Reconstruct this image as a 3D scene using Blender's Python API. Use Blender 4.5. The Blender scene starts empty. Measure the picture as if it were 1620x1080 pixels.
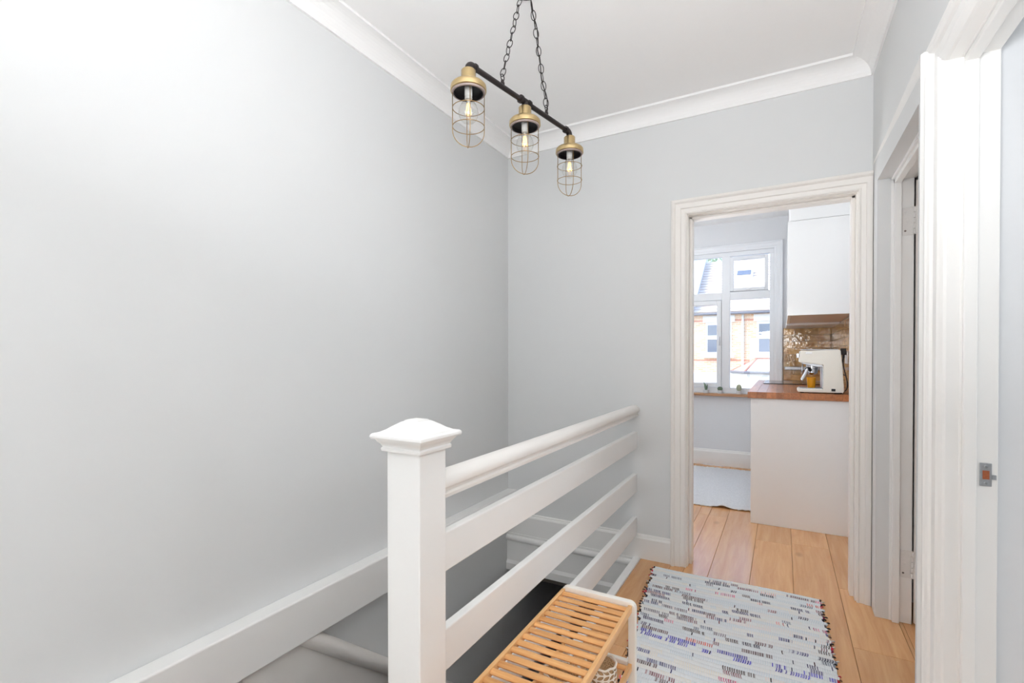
import bpy, bmesh, math, random
from mathutils import Vector, Matrix, noise

random.seed(7)
SC = bpy.context.scene
COL = SC.collection

# ------------------------------------------------------------------ camera
cam_d = bpy.data.cameras.new('camera')
cam_d.sensor_width = 36.0
cam_d.sensor_fit = 'HORIZONTAL'
cam_d.lens = 36.0 * 765.1 / 1620.0
cam_d.shift_y = 28.6 / 1620.0
cam_d.clip_start = 0.02
cam_d.clip_end = 300
cam = bpy.data.objects.new('camera', cam_d)
COL.objects.link(cam)
cam.location = (0, 0, 1.2)
cam.rotation_euler = (math.radians(90 - 0.52), math.radians(0.05), math.radians(29.2))
SC.camera = cam

# ------------------------------------------------------------------ world, sun, daylight, added fills
W = bpy.data.worlds.new('sky')
SC.world = W
W.use_nodes = True
wn = W.node_tree
sky = wn.nodes.new('ShaderNodeTexSky')
sky.sky_type = 'NISHITA'
sky.sun_disc = False
sky.sun_elevation = math.radians(48)
sky.sun_rotation = math.radians(240)
sky.air_density = 1.0
sky.dust_density = 1.5
bgn = wn.nodes['Background']
wn.links.new(sky.outputs[0], bgn.inputs[0])
bgn.inputs[1].default_value = 0.58

sd = bpy.data.lights.new('sun', 'SUN')
sd.energy = 1.5
sd.angle = math.radians(0.6)
sd.color = (1.0, 0.95, 0.87)
sun = bpy.data.objects.new('sun', sd)
COL.objects.link(sun)
sun.rotation_euler = Vector((0.62, 0.50, -0.80)).to_track_quat('-Z', 'Y').to_euler()


def area(name, loc, aim, sx, sy, power, color=(1, 1, 1)):
    d = bpy.data.lights.new(name, 'AREA')
    d.shape = 'RECTANGLE'
    d.size, d.size_y, d.energy, d.color = sx, sy, power, color
    o = bpy.data.objects.new(name, d)
    COL.objects.link(o)
    o.location = loc
    o.rotation_euler = Vector(aim).to_track_quat('-Z', 'Z').to_euler()
    return o


# side room daylight, then fill lights added for the landing and kitchen
area('daylight_side_room_window', (3.50, 0.55, 1.55), (-1, 0, 0), 1.5, 1.5, 26, (0.89, 0.95, 1.0))
area('landing_rear_fill', (-0.62, -3.48, 1.35), (0, 1, 0.5), 1.75, 2.1, 34, (0.95, 0.975, 1.0))  # added fill from behind the camera, in a window made for it
area('landing_ceiling_fill', (0.02, 0.08, 1.60), (0.10, 0.34, 1), 0.7, 0.7, 34, (0.955, 0.975, 1.0))  # added bounce light aimed at the ceiling, no lamp stands here
area('kitchen_side_fill', (-1.84, 3.46, 1.50), (1, 0, 0), 0.76, 1.3, 96, (0.93, 0.97, 1.0))  # added kitchen fill, set in an unseen window
area('kitchen_ceiling_fill', (-1.15, 3.60, 1.30), (0, 0, 1), 0.8, 0.8, 23, (0.93, 0.97, 1.0))  # added light thrown at the kitchen ceiling, without a fixture
SC.cycles.diffuse_bounces = 6
SC.cycles.glossy_bounces = 3
SC.cycles.transmission_bounces = 4
SC.cycles.max_bounces = 12
SC.cycles.caustics_reflective = False
SC.cycles.caustics_refractive = False

vs = SC.view_settings
vs.view_transform = 'Standard'
vs.look = 'None'
vs.exposure = 0.08
vs.gamma = 1.0
vs.use_curve_mapping = False


# ------------------------------------------------------------------ helpers
def lin(c):
    return tuple(((v / 255) / 12.92 if v / 255 <= 0.04045 else ((v / 255 + 0.055) / 1.055) ** 2.4) for v in c)


WORLDPOS = {}


def tag(o, label=None, cat=None, group=None, kind=None):
    if label: o['label'] = label
    if cat: o['category'] = cat
    if group: o['group'] = group
    if kind: o['kind'] = kind
    return o


def empty(name, loc, label=None, cat=None, group=None, kind=None, parent=None):
    o = bpy.data.objects.new(name, None)
    COL.objects.link(o)
    o.empty_display_size = 0.05
    loc = Vector(loc)
    WORLDPOS[o.name] = loc
    if parent:
        o.parent = parent
        o.location = loc - WORLDPOS[parent.name]
    else:
        o.location = loc
    return tag(o, label, cat, group, kind)


class MB:
    def __init__(s):
        s.v = []
        s.f = []

    def add(s, vs_, fs_):
        b = len(s.v)
        s.v += [Vector(p) for p in vs_]
        s.f += [[i + b for i in f] for f in fs_]
        return s

    def box(s, x0, x1, y0, y1, z0, z1):
        p = [(x, y, z) for x in (x0, x1) for y in (y0, y1) for z in (z0, z1)]
        return s.add(p, [[0, 1, 3, 2], [4, 6, 7, 5], [0, 4, 5, 1], [2, 3, 7, 6], [0, 2, 6, 4], [1, 5, 7, 3]])

    def obox(s, c, ax, ay, az, hx, hy, hz):
        c = Vector(c)
        p = [c + ax * i * hx + ay * j * hy + az * k * hz for i in (-1, 1) for j in (-1, 1) for k in (-1, 1)]
        return s.add(p, [[0, 1, 3, 2], [4, 6, 7, 5], [0, 4, 5, 1], [2, 3, 7, 6], [0, 2, 6, 4], [1, 5, 7, 3]])

    def rings(s, rings, closed_ends=True, loop=False):
        n = len(rings[0])
        vs_ = [p for r in rings for p in r]
        fs_ = []
        m = len(rings)
        for i in range(m if loop else m - 1):
            a, b = i * n, ((i + 1) % m) * n
            for j in range(n):
                k = (j + 1) % n
                fs_.append([a + j, a + k, b + k, b + j])
        if closed_ends and not loop:
            fs_.append(list(range(n))[::-1])
            fs_.append([(m - 1) * n + j for j in range(n)])
        return s.add(vs_, fs_)

    def prism(s, poly, axis, a0, a1):
        def P(u, w, t):
            return {'x': (t, u, w), 'y': (u, t, w), 'z': (u, w, t)}[axis]
        return s.rings([[P(u, w, a0) for u, w in poly], [P(u, w, a1) for u, w in poly]])

    def tube(s, pts, r, n=8, loop=False):
        pts = [Vector(p) for p in pts]
        m = len(pts)
        rs = r if isinstance(r, (list, tuple)) else [r] * m
        rings = []
        up = None
        for i, p in enumerate(pts):
            if loop:
                t = pts[(i + 1) % m] - pts[i - 1]
            else:
                t = pts[min(i + 1, m - 1)] - pts[max(i - 1, 0)]
            t.normalize()
            if up is None:
                up = Vector((0, 0, 1)) if abs(t.z) < 0.9 else Vector((1, 0, 0))
            u = up - t * up.dot(t)
            if u.length < 1e-6:
                u = t.orthogonal()
            u.normalize()
            up = u
            w = t.cross(u)
            rings.append([p + (u * math.cos(a) + w * math.sin(a)) * rs[i] for a in [2 * math.pi * k / n for k in range(n)]])
        return s.rings(rings, loop=loop)

    def lathe(s, prof, c=(0, 0, 0), n=28, axis=Vector((0, 0, 1)), caps=True):
        c = Vector(c)
        axis = Vector(axis).normalized()
        u = axis.orthogonal().normalized()
        w = axis.cross(u)
        rings = [[c + axis * z + (u * math.cos(a) + w * math.sin(a)) * max(r, 1e-5)
                  for a in [2 * math.pi * k / n for k in range(n)]] for r, z in prof]
        return s.rings(rings, closed_ends=caps)

    def mesh(s, name, origin=Vector((0, 0, 0))):
        me = bpy.data.meshes.new(name)
        me.from_pydata([tuple(p - origin) for p in s.v], [], s.f)
        bm = bmesh.new()
        bm.from_mesh(me)
        bmesh.ops.recalc_face_normals(bm, faces=bm.faces)
        bm.to_mesh(me)
        bm.free()
        return me

    def build(s, name, mat, parent=None, smooth=False, bevel=0, seg=2, label=None, cat=None, group=None, kind=None, angle=None):
        lo = Vector([min(p[i] for p in s.v) for i in range(3)])
        hi = Vector([max(p[i] for p in s.v) for i in range(3)])
        org = Vector(((lo.x + hi.x) / 2, (lo.y + hi.y) / 2, lo.z))
        me = s.mesh(name, org)
        me.materials.append(mat)
        if smooth:
            for p in me.polygons: p.use_smooth = True
            if angle:
                me.set_sharp_from_angle(angle=math.radians(angle))
        o = bpy.data.objects.new(name, me)
        COL.objects.link(o)
        WORLDPOS[o.name] = org
        if parent:
            o.parent = parent
            o.location = org - WORLDPOS[parent.name]
        else:
            o.location = org
        if bevel:
            b = o.modifiers.new('bevel', 'BEVEL')
            b.width = bevel
            b.segments = seg
            b.limit_method = 'ANGLE'
            b.angle_limit = math.radians(40)
        return tag(o, label, cat, group, kind)


def inst(name, me, loc, parent=None, rot=None, scale=None):
    o = bpy.data.objects.new(name, me)
    COL.objects.link(o)
    loc = Vector(loc)
    WORLDPOS[o.name] = loc
    if parent:
        o.parent = parent
        o.location = loc - WORLDPOS[parent.name]
    else:
        o.location = loc
    if rot is not None:
        o.rotation_euler = rot
    if scale is not None:
        o.scale = scale
    return o


# ------------------------------------------------------------------ materials
def new_mat(name):
    m = bpy.data.materials.new(name)
    m.use_nodes = True
    return m, m.node_tree, m.node_tree.nodes['Principled BSDF']


def nd(nt, t, **kw):
    n = nt.nodes.new(t)
    for k, v in kw.items():
        setattr(n, k, v)
    return n


def plain(name, rgb, rough=0.5, metal=0.0, var=0.02, bump=0.0, scale=40.0, spec=0.5, coords='Object'):
    """flat paint with a faint procedural mottling and optional fine relief"""
    m, nt, b = new_mat(name)
    c = lin(rgb)
    tc = nd(nt, 'ShaderNodeTexCoord')
    no = nd(nt, 'ShaderNodeTexNoise')
    no.inputs['Scale'].default_value = scale
    no.inputs['Detail'].default_value = 1
    nt.links.new(tc.outputs[coords], no.inputs['Vector'])
    mx = nd(nt, 'ShaderNodeMix', data_type='RGBA')
    mx.inputs[6].default_value = tuple(min(1, v * (1 - var)) for v in c) + (1,)
    mx.inputs[7].default_value = tuple(min(1, v * (1 + var)) for v in c) + (1,)
    nt.links.new(no.outputs['Fac'], mx.inputs[0])
    nt.links.new(mx.outputs[2], b.inputs['Base Color'])
    b.inputs['Roughness'].default_value = rough
    b.inputs['Metallic'].default_value = metal
    b.inputs['Specular IOR Level'].default_value = spec
    if bump:
        bp = nd(nt, 'ShaderNodeBump')
        bp.inputs['Strength'].default_value = bump
        bp.inputs['Distance'].default_value = 0.002
        nt.links.new(no.outputs['Fac'], bp.inputs['Height'])
        nt.links.new(bp.outputs['Normal'], b.inputs['Normal'])
    return m


def wood(name, dark, light, rough=0.4, stretch=(14, 1.1, 14), knots=0.0, rand=0.18, spec=0.5):
    m, nt, b = new_mat(name)
    tc = nd(nt, 'ShaderNodeTexCoord')
    oi = nd(nt, 'ShaderNodeObjectInfo')
    sh = nd(nt, 'ShaderNodeVectorMath', operation='MULTIPLY_ADD')
    sh.inputs[1].default_value = (1, 1, 1)
    cm = nd(nt, 'ShaderNodeVectorMath', operation='SCALE')
    cm.inputs[0].default_value = (13.0, 29.0, 7.0)
    nt.links.new(oi.outputs['Random'], cm.inputs['Scale'])
    nt.links.new(tc.outputs['Object'], sh.inputs[0])
    nt.links.new(cm.outputs[0], sh.inputs[2])
    mp = nd(nt, 'ShaderNodeMapping')
    mp.inputs['Scale'].default_value = stretch
    nt.links.new(sh.outputs[0], mp.inputs['Vector'])
    no = nd(nt, 'ShaderNodeTexNoise')
    no.inputs['Scale'].default_value = 2.2
    no.inputs['Detail'].default_value = 7
    no.inputs['Roughness'].default_value = 0.62
    no.inputs['Distortion'].default_value = 0.6
    nt.links.new(mp.outputs[0], no.inputs['Vector'])
    rp = nd(nt, 'ShaderNodeValToRGB')
    rp.color_ramp.elements[0].position = 0.3
    rp.color_ramp.elements[0].color = lin(dark) + (1,)
    rp.color_ramp.elements[1].position = 0.7
    rp.color_ramp.elements[1].color = lin(light) + (1,)
    nt.links.new(no.outputs['Fac'], rp.inputs['Fac'])
    hv = nd(nt, 'ShaderNodeHueSaturation')
    mr = nd(nt, 'ShaderNodeMapRange')
    mr.inputs['To Min'].default_value = 1 - rand
    mr.inputs['To Max'].default_value = 1 + rand * 0.6
    nt.links.new(oi.outputs['Random'], mr.inputs['Value'])
    nt.links.new(mr.outputs[0], hv.inputs['Value'])
    nt.links.new(rp.outputs['Color'], hv.inputs['Color'])
    out = hv.outputs['Color']
    if knots:
        vo = nd(nt, 'ShaderNodeTexVoronoi')
        mp2 = nd(nt, 'ShaderNodeMapping')
        mp2.inputs['Scale'].default_value = (4.0, 2.2, 1)
        nt.links.new(sh.outputs[0], mp2.inputs['Vector'])
        nt.links.new(mp2.outputs[0], vo.inputs['Vector'])
        vo.inputs['Scale'].default_value = 1.0
        k = nd(nt, 'ShaderNodeMapRange')
        k.inputs['From Min'].default_value = 0.03
        k.inputs['From Max'].default_value = 0.11
        k.inputs['To Min'].default_value = knots
        k.inputs['To Max'].default_value = 0
        nt.links.new(vo.outputs['Distance'], k.inputs['Value'])
        mk = nd(nt, 'ShaderNodeMix', data_type='RGBA')
        nt.links.new(k.outputs[0], mk.inputs[0])
        nt.links.new(out, mk.inputs[6])
        mk.inputs[7].default_value = lin((112, 70, 40)) + (1,)
        out = mk.outputs[2]
    nt.links.new(out, b.inputs['Base Color'])
    b.inputs['Roughness'].default_value = rough
    b.inputs['Specular IOR Level'].default_value = spec
    bp = nd(nt, 'ShaderNodeBump')
    bp.inputs['Strength'].default_value = 0.12
    bp.inputs['Distance'].default_value = 0.001
    nt.links.new(no.outputs['Fac'], bp.inputs['Height'])
    nt.links.new(bp.outputs['Normal'], b.inputs['Normal'])
    return m


def glass_mat(name, tint=(1, 1, 1), refl=0.08):
    m, nt, b = new_mat(name)
    nt.nodes.remove(b)
    tr = nd(nt, 'ShaderNodeBsdfTransparent')
    tr.inputs[0].default_value = tint + (1,)
    gl = nd(nt, 'ShaderNodeBsdfGlossy')
    gl.inputs['Roughness'].default_value = 0.02
    fw = nd(nt, 'ShaderNodeLayerWeight')
    fw.inputs['Blend'].default_value = 0.5
    pw = nd(nt, 'ShaderNodeMath', operation='POWER')
    pw.inputs[1].default_value = 4.0
    nt.links.new(fw.outputs['Facing'], pw.inputs[0])
    lw = nd(nt, 'ShaderNodeMath', operation='MULTIPLY_ADD')
    lw.inputs[1].default_value = 0.6
    lw.inputs[2].default_value = refl * 0.4
    nt.links.new(pw.outputs[0], lw.inputs[0])
    mx = nd(nt, 'ShaderNodeMixShader')
    nt.links.new(lw.outputs[0], mx.inputs[0])
    nt.links.new(tr.outputs[0], mx.inputs[1])
    nt.links.new(gl.outputs[0], mx.inputs[2])
    nt.links.new(mx.outputs[0], nt.nodes['Material Output'].inputs[0])
    return m


def emit_mat(name, rgb, s):
    m, nt, b = new_mat(name)
    b.inputs['Base Color'].default_value = lin(rgb) + (1,)
    b.inputs['Emission Color'].default_value = lin(rgb) + (1,)
    b.inputs['Emission Strength'].default_value = s
    return m


M = {}
M['wall'] = plain('wall_paint', (224, 225, 225), 0.75, scale=3, var=0.006, spec=0.2)
M['ceil'] = plain('ceiling_paint', (249, 248, 247), 0.85, var=0.006, spec=0.2)
M['kwall'] = plain('kitchen_paint', (230, 231, 233), 0.7, var=0.008, spec=0.2)
M['trim'] = plain('white_gloss_paint', (243, 242, 240), 0.34, scale=6, var=0.008)
M['trimw'] = plain('aged_white_paint', (240, 236, 231), 0.38, scale=6, var=0.012)
M['upvc'] = plain('white_window_frame', (240, 242, 245), 0.35, var=0.006)
M['gloss'] = plain('white_gloss_laminate', (236, 236, 236), 0.12, var=0.004)
M['panelw'] = plain('white_satin_laminate', (240, 240, 240), 0.35, var=0.004)
M['oak'] = wood('oak_planks', (214, 152, 96), (234, 180, 122), 0.27, knots=0.32, rand=0.08, spec=0.9)
M['oak'].node_tree.nodes['Principled BSDF'].inputs['Coat Weight'].default_value = 0.35
M['oak'].node_tree.nodes['Principled BSDF'].inputs['Coat Roughness'].default_value = 0.22
M['joint'] = plain('floor_underlay', (96, 66, 42), 0.8, var=0.1)
M['oakside'] = wood('oak_floor_plain', (208, 164, 122), (228, 190, 150), 0.4, rand=0.05)
M['bamboo'] = wood('bamboo', (214, 148, 84), (240, 186, 124), 0.42, stretch=(2, 30, 30), rand=0.13)
M['bambooy'] = wood('bamboo_rail', (222, 164, 104), (240, 194, 138), 0.42, stretch=(30, 2, 30), rand=0.05)
M['stave'] = wood('worktop_staves', (158, 92, 50), (204, 132, 80), 0.28, stretch=(22, 1.6, 22), rand=0.24)
M['sillw'] = wood('sill_wood', (176, 128, 92), (206, 160, 120), 0.4, stretch=(1.5, 18, 18), rand=0.05)
M['rackw'] = plain('rack_white_enamel', (244, 240, 232), 0.35, var=0.01)
M['pipe'] = plain('blackened_iron', (44, 38, 38), 0.42, metal=0.35, var=0.25, bump=0.15, scale=90)
M['brass'] = plain('aged_brass', (204, 180, 134), 0.33, metal=1.0, var=0.10, scale=60)
M['gasket'] = plain('rubber_gasket_ring', (150, 134, 128), 0.4, var=0.05)
M['cage'] = plain('cage_brass_wire', (166, 138, 96), 0.35, metal=0.9, var=0.12, scale=60)
M['black'] = plain('black_plastic', (20, 18, 20), 0.4, var=0.1)
M['chrome'] = plain('chrome', (214, 215, 218), 0.12, metal=1.0, var=0.03)
M['steel'] = plain('brushed_steel', (186, 188, 192), 0.35, metal=0.9, var=0.08)
M['strike'] = plain('worn_zinc_plate', (176, 178, 182), 0.38, metal=0.7, var=0.2, scale=140)
M['rust'] = plain('bare_timber_recess', (164, 92, 58), 0.8, var=0.35, scale=220)
M['chip'] = plain('chipped_paint_hinge', (232, 229, 226), 0.5, var=0.05, bump=0.5, scale=220)
M['chipdark'] = plain('bare_iron_chip', (120, 108, 102), 0.7, var=0.3, scale=300)
M['cream'] = plain('cream_plastic', (240, 236, 226), 0.28, var=0.008)
M['badge'] = plain('white_badge', (252, 252, 252), 0.25, var=0.004)
M['pane'] = glass_mat('window_glass', (1, 1, 1), 0.10)
M['bulbglass'] = glass_mat('bulb_glass', (0.98, 0.98, 0.97), 0.25)
M['filament'] = emit_mat('filament', (255, 200, 120), 2.5)
M['socket'] = plain('lamp_socket_white', (214, 212, 208), 0.4, var=0.02)
M['cotton'] = plain('lace_cotton', (240, 234, 222), 0.9, var=0.05, bump=0.3, scale=300, spec=0.2)
M['wicker'] = plain('tan_wicker', (196, 162, 122), 0.7, var=0.25, bump=0.5, scale=180)
M['pot'] = plain('white_plant_pot', (226, 228, 230), 0.5, var=0.02)
M['cactus'] = plain('cactus_green', (126, 146, 122), 0.7, var=0.25, scale=150)
M['cactusp'] = plain('pale_cactus_green', (178, 184, 158), 0.7, var=0.2, scale=150)
M['soil'] = plain('soil', (86, 66, 52), 0.9, var=0.2)
M['hob'] = plain('black_hob_glass', (22, 22, 26), 0.06, var=0.02)
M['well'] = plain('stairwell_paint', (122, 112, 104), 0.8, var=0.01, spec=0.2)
M['carpet'] = plain('dark_stair_carpet', (60, 48, 44), 0.95, var=0.2, bump=0.5, scale=260, spec=0.1)
M['sunblock'] = plain('white_sun_blocker', (246, 246, 246), 0.9, var=0.01, spec=0.1)
M['palebounce'] = plain('pale_bounce_floor', (236, 233, 228), 0.95, var=0.04, scale=90, spec=0.1)  # pale to bounce light upward, on unseen floors only
M['hallfloor'] = plain('dark_red_hall_floor', (92, 52, 42), 0.6, var=0.2, scale=14)
M['leafwarm'] = plain('door_leaf_paint', (236, 228, 222), 0.45, var=0.01)

# orange tea glass
m, nt, b = new_mat('orange_glass')
b.inputs['Base Color'].default_value = lin((250, 172, 20)) + (1,)
b.inputs['Roughness'].default_value = 0.12
b.inputs['Transmission Weight'].default_value = 0.25
b.inputs['Subsurface Weight'].default_value = 0.0
M['orange'] = m

# amber glazed tile: glossy, hand-made, colour differs from tile to tile
m, nt, b = new_mat('amber_glazed_tile')
tc = nd(nt, 'ShaderNodeTexCoord'); oi = nd(nt, 'ShaderNodeObjectInfo')
ad = nd(nt, 'ShaderNodeVectorMath', operation='ADD'); sc_ = nd(nt, 'ShaderNodeVectorMath', operation='SCALE')
sc_.inputs[0].default_value = (9, 17, 5)
nt.links.new(oi.outputs['Random'], sc_.inputs['Scale'])
nt.links.new(tc.outputs['Object'], ad.inputs[0]); nt.links.new(sc_.outputs[0], ad.inputs[1])
no = nd(nt, 'ShaderNodeTexNoise'); no.inputs['Scale'].default_value = 14; no.inputs['Detail'].default_value = 5
nt.links.new(ad.outputs[0], no.inputs['Vector'])
rp = nd(nt, 'ShaderNodeValToRGB')
rp.color_ramp.elements[0].position = 0.28; rp.color_ramp.elements[0].color = lin((176, 122, 66)) + (1,)
rp.color_ramp.elements[1].position = 0.72; rp.color_ramp.elements[1].color = lin((236, 198, 138)) + (1,)
nt.links.new(no.outputs['Fac'], rp.inputs['Fac'])
hv = nd(nt, 'ShaderNodeHueSaturation'); mr = nd(nt, 'ShaderNodeMapRange')
mr.inputs['To Min'].default_value = 0.78; mr.inputs['To Max'].default_value = 1.12
nt.links.new(oi.outputs['Random'], mr.inputs['Value']); nt.links.new(mr.outputs[0], hv.inputs['Value'])
nt.links.new(rp.outputs['Color'], hv.inputs['Color']); nt.links.new(hv.outputs['Color'], b.inputs['Base Color'])
b.inputs['Roughness'].default_value = 0.08
bp = nd(nt, 'ShaderNodeBump'); bp.inputs['Strength'].default_value = 0.6; bp.inputs['Distance'].default_value = 0.004
no2 = nd(nt, 'ShaderNodeTexNoise'); no2.inputs['Scale'].default_value = 18; no2.inputs['Detail'].default_value = 2
nt.links.new(ad.outputs[0], no2.inputs['Vector'])
nt.links.new(no2.outputs['Fac'], bp.inputs['Height']); nt.links.new(bp.outputs['Normal'], b.inputs['Normal'])
M['tile'] = m
M['grout'] = plain('tile_grout', (190, 170, 140), 0.85, var=0.06)

# outside
m, nt, b = new_mat('pale_brick')
tc = nd(nt, 'ShaderNodeTexCoord')
mp = nd(nt, 'ShaderNodeMapping'); mp.inputs['Rotation'].default_value = (math.radians(90), 0, 0)
nt.links.new(tc.outputs['Object'], mp.inputs['Vector'])
br = nd(nt, 'ShaderNodeTexBrick')
br.inputs['Color1'].default_value = lin((238, 208, 178)) + (1,)
br.inputs['Color2'].default_value = lin((228, 186, 146)) + (1,)
br.inputs['Mortar'].default_value = lin((240, 228, 214)) + (1,)
br.inputs['Scale'].default_value = 1.0
br.inputs['Brick Width'].default_value = 0.225
br.inputs['Row Height'].default_value = 0.075
br.inputs['Mortar Size'].default_value = 0.008
nt.links.new(mp.outputs[0], br.inputs['Vector']); nt.links.new(br.outputs['Color'], b.inputs['Base Color'])
b.inputs['Roughness'].default_value = 0.9
M['brick'] = m
m, nt, b = new_mat('clay_roof_tiles')
tc = nd(nt, 'ShaderNodeTexCoord'); no = nd(nt, 'ShaderNodeTexNoise'); no.inputs['Scale'].default_value = 3.0
nt.links.new(tc.outputs['Object'], no.inputs['Vector'])
rp = nd(nt, 'ShaderNodeValToRGB')
rp.color_ramp.elements[0].color = lin((228, 212, 202)) + (1,); rp.color_ramp.elements[1].color = lin((238, 228, 220)) + (1,)
nt.links.new(no.outputs['Fac'], rp.inputs['Fac']); nt.links.new(rp.outputs['Color'], b.inputs['Base Color'])
b.inputs['Roughness'].default_value = 0.9
M['rooftile'] = m
M['redtile'] = plain('red_clay_tile', (214, 150, 132), 0.9, var=0.1, scale=6)
M['render'] = plain('white_render', (236, 236, 234), 0.9, var=0.02, scale=3)
M['gutter'] = plain('grey_gutter', (128, 130, 138), 0.5, var=0.05)
M['lead'] = plain('lead_grey_parapet', (212, 216, 224), 0.7, var=0.06, scale=4)
M['farpane'] = plain('dark_window_glass', (112, 124, 142), 0.08, var=0.15, scale=1.5)
M['asphalt'] = plain('asphalt', (150, 150, 150), 0.9, var=0.1, scale=5)
M['leaf'] = plain('tree_leaves', (150, 172, 130), 0.9, var=0.3, scale=6)
M['bark'] = plain('tree_bark', (110, 92, 76), 0.9, var=0.2)

# ------------------------------------------------------------------ setting: dimensions
XL, YB, XR, ZC = -1.634, 2.870, 0.375, 2.62     # left wall, back wall, right wall, ceiling
YB2 = 2.985                                     # kitchen side of the back wall
KX, KY, KL = 0.430, 5.680, -1.950               # kitchen right wall, window wall, left wall
XW = 0.475                                      # far side of the right wall
YR = -3.60                                      # wall behind the camera


def struct(name, mb, mat, **kw):
    return mb.build(name, mat, kind='structure', **kw)


# walls
struct('wall_left', MB().box(XL - 0.10, XL, YR, 4.60, -2.80, ZC), M['wall'])
DL, DR, DH = -0.478, 0.330, 2.005               # kitchen doorway rough opening
struct('wall_back', MB().box(XL, DL, YB, YB2, -0.25, ZC).box(DR, XW, YB, YB2, 0, ZC).box(DL, DR, YB, YB2, DH, ZC), M['wall'])
D2A, D2B, D2H = 1.975, 2.740, 1.995             # second door opening along Y
D3A, D3B, D3H = 0.850, 1.665, 1.972             # near door opening along Y
struct('wall_right', MB().box(XR, XW, D2B, YB, 0, ZC).box(XR, XW, D3B, D2A, 0, ZC).box(XR, XW, YR, D3A, 0, ZC)
       .box(XR, XW, D2A, D2B, D2H, ZC).box(XR, XW, D3A, D3B, D3H, ZC), M['wall'])
struct('wall_rear', MB().box(XL, -1.55, YR - 0.1, YR, 0, ZC).box(0.31, 3.7, YR - 0.1, YR, 0, ZC)
       .box(-1.55, 0.31, YR - 0.1, YR, 0, 0.25).box(-1.55, 0.31, YR - 0.1, YR, 2.45, ZC), M['wall'])
# side room behind the near door, with its window
struct('wall_side_room_end', MB().box(XW, 3.7, 1.690, 1.79, 0, ZC), M['kwall'])
struct('wall_side_room_window', MB().box(3.6, 3.7, YR, -0.24, 0, ZC).box(3.6, 3.7, 1.34, 1.69, 0, ZC)
       .box(3.6, 3.7, -0.24, 1.34, 0, 0.76).box(3.6, 3.7, -0.24, 1.34, 2.34, ZC), M['kwall'])
struct('wall_second_room', MB().box(2.2, 2.3, 1.79, YB2, 0, ZC).box(XW, 2.3, YB2, YB2 + 0.1, 0, ZC), M['wall'])
# kitchen shell
wx0, wx1, wz0, wz1 = -1.62, -0.078, 0.790, 2.305
wfar = struct('wall_kitchen_far', MB().box(KL, wx0, KY, KY + 0.2, 0, ZC).box(wx1, KX, KY, KY + 0.2, 0, ZC)
              .box(wx0, wx1, KY, KY + 0.2, 0, wz0).box(wx0, wx1, KY, KY + 0.2, wz1, ZC), M['kwall'])
wkr = struct('wall_kitchen_right', MB().box(KX, KX + 0.1, YB2, KY + 0.2, 0, ZC), M['kwall'])
struct('wall_kitchen_left', MB().box(KL - 0.1, KL, YB2, 3.05, 0, ZC).box(KL - 0.1, KL, 3.87, KY, 0, ZC)
       .box(KL - 0.1, KL, 3.05, 3.87, 0, 0.80).box(KL - 0.1, KL, 3.05, 3.87, 2.20, ZC), M['kwall'])
struct('wall_kitchen_near', MB().box(KL, XL, YB, YB2, 0, ZC), M['kwall'])
struct('ceiling', MB().box(XL - 0.1, 3.7, YR - 0.1, YB2 + 0.1, ZC, ZC + 0.1).box(KL - 0.1, KX + 0.1, YB2 + 0.1, KY + 0.2, ZC, ZC + 0.1), M['ceil'])

# floor: slab with separate oak planks
XE = -0.760                                     # edge of the stairwell
floor = struct('floor', MB().box(XE, XW, YR, YB, -0.25, -0.018).box(XL, XE, YR, 1.0, -0.25, -0.018)
               .box(KL, KX, YB, KY, -0.25, -0.018), M['joint'])
struct('floor_side_rooms', MB().box(XW, 3.6, YR, 1.74, -0.25, 0.0), M['palebounce'])
struct('floor_second_room', MB().box(XW, 2.2, 1.74, YB2, -0.25, 0.0), M['oak'])
struct('floor_rear_bounce', MB().box(XL, XW, YR, 0.30, -0.018, 0.004), M['palebounce'])  # unseen pale covering added to bounce light up to the ceiling
YF = 0.30
rows = [0.460 + 0.2025 * k for k in range(-11, 1)]
rnd = random.Random(3)
for i, x in enumerate(rows):
    a, b_ = x, x + 0.2025
    y = YF - rnd.uniform(0.1, 1.6)
    while y < KY:
        y1 = y + 1.85
        if b_ <= DL or a >= DR:
            spans = [(YF, YB), (YB2, KY)]
        else:
            spans = [(YF, KY)] if b_ <= KX else [(YF, YB2), (YB2, KY)]
        for (s0, s1) in spans:
            ya, yb = max(y, s0), min(y1, s1)
            kit = (s0 == YB2)
            xa = max(a, KL if kit else XE + 0.035)
            xb = min(b_, KX if (kit or s1 == KY) else XW)
            if s1 == KY and s0 == YF:
                xa = max(a, DL + 0.0)
                if a < DL:
                    # boards beside the jamb: landing and kitchen pieces
                    for (t0, t1) in ((YF, YB), (YB2, KY)):
                        ya2, yb2 = max(y, t0), min(y1, t1)
                        if yb2 - ya2 > 0.05 and DL - a > 0.012:
                            MB().box(a + 0.0007, DL - 0.0007, ya2 + 0.001, yb2 - 0.001, -0.02, 0).build('plank', M['oak'], floor, bevel=0.0014, seg=1)
            if not kit and s0 == YF and xa < XE + 0.035:
                xa = XE + 0.035
            if yb - ya > 0.05 and xb - xa > 0.012:
                MB().box(xa + 0.0007, xb - 0.0007, ya + 0.001, yb - 0.001, -0.02, 0).build('plank', M['oak'], floor, bevel=0.0014, seg=1)
        y = y1

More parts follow.
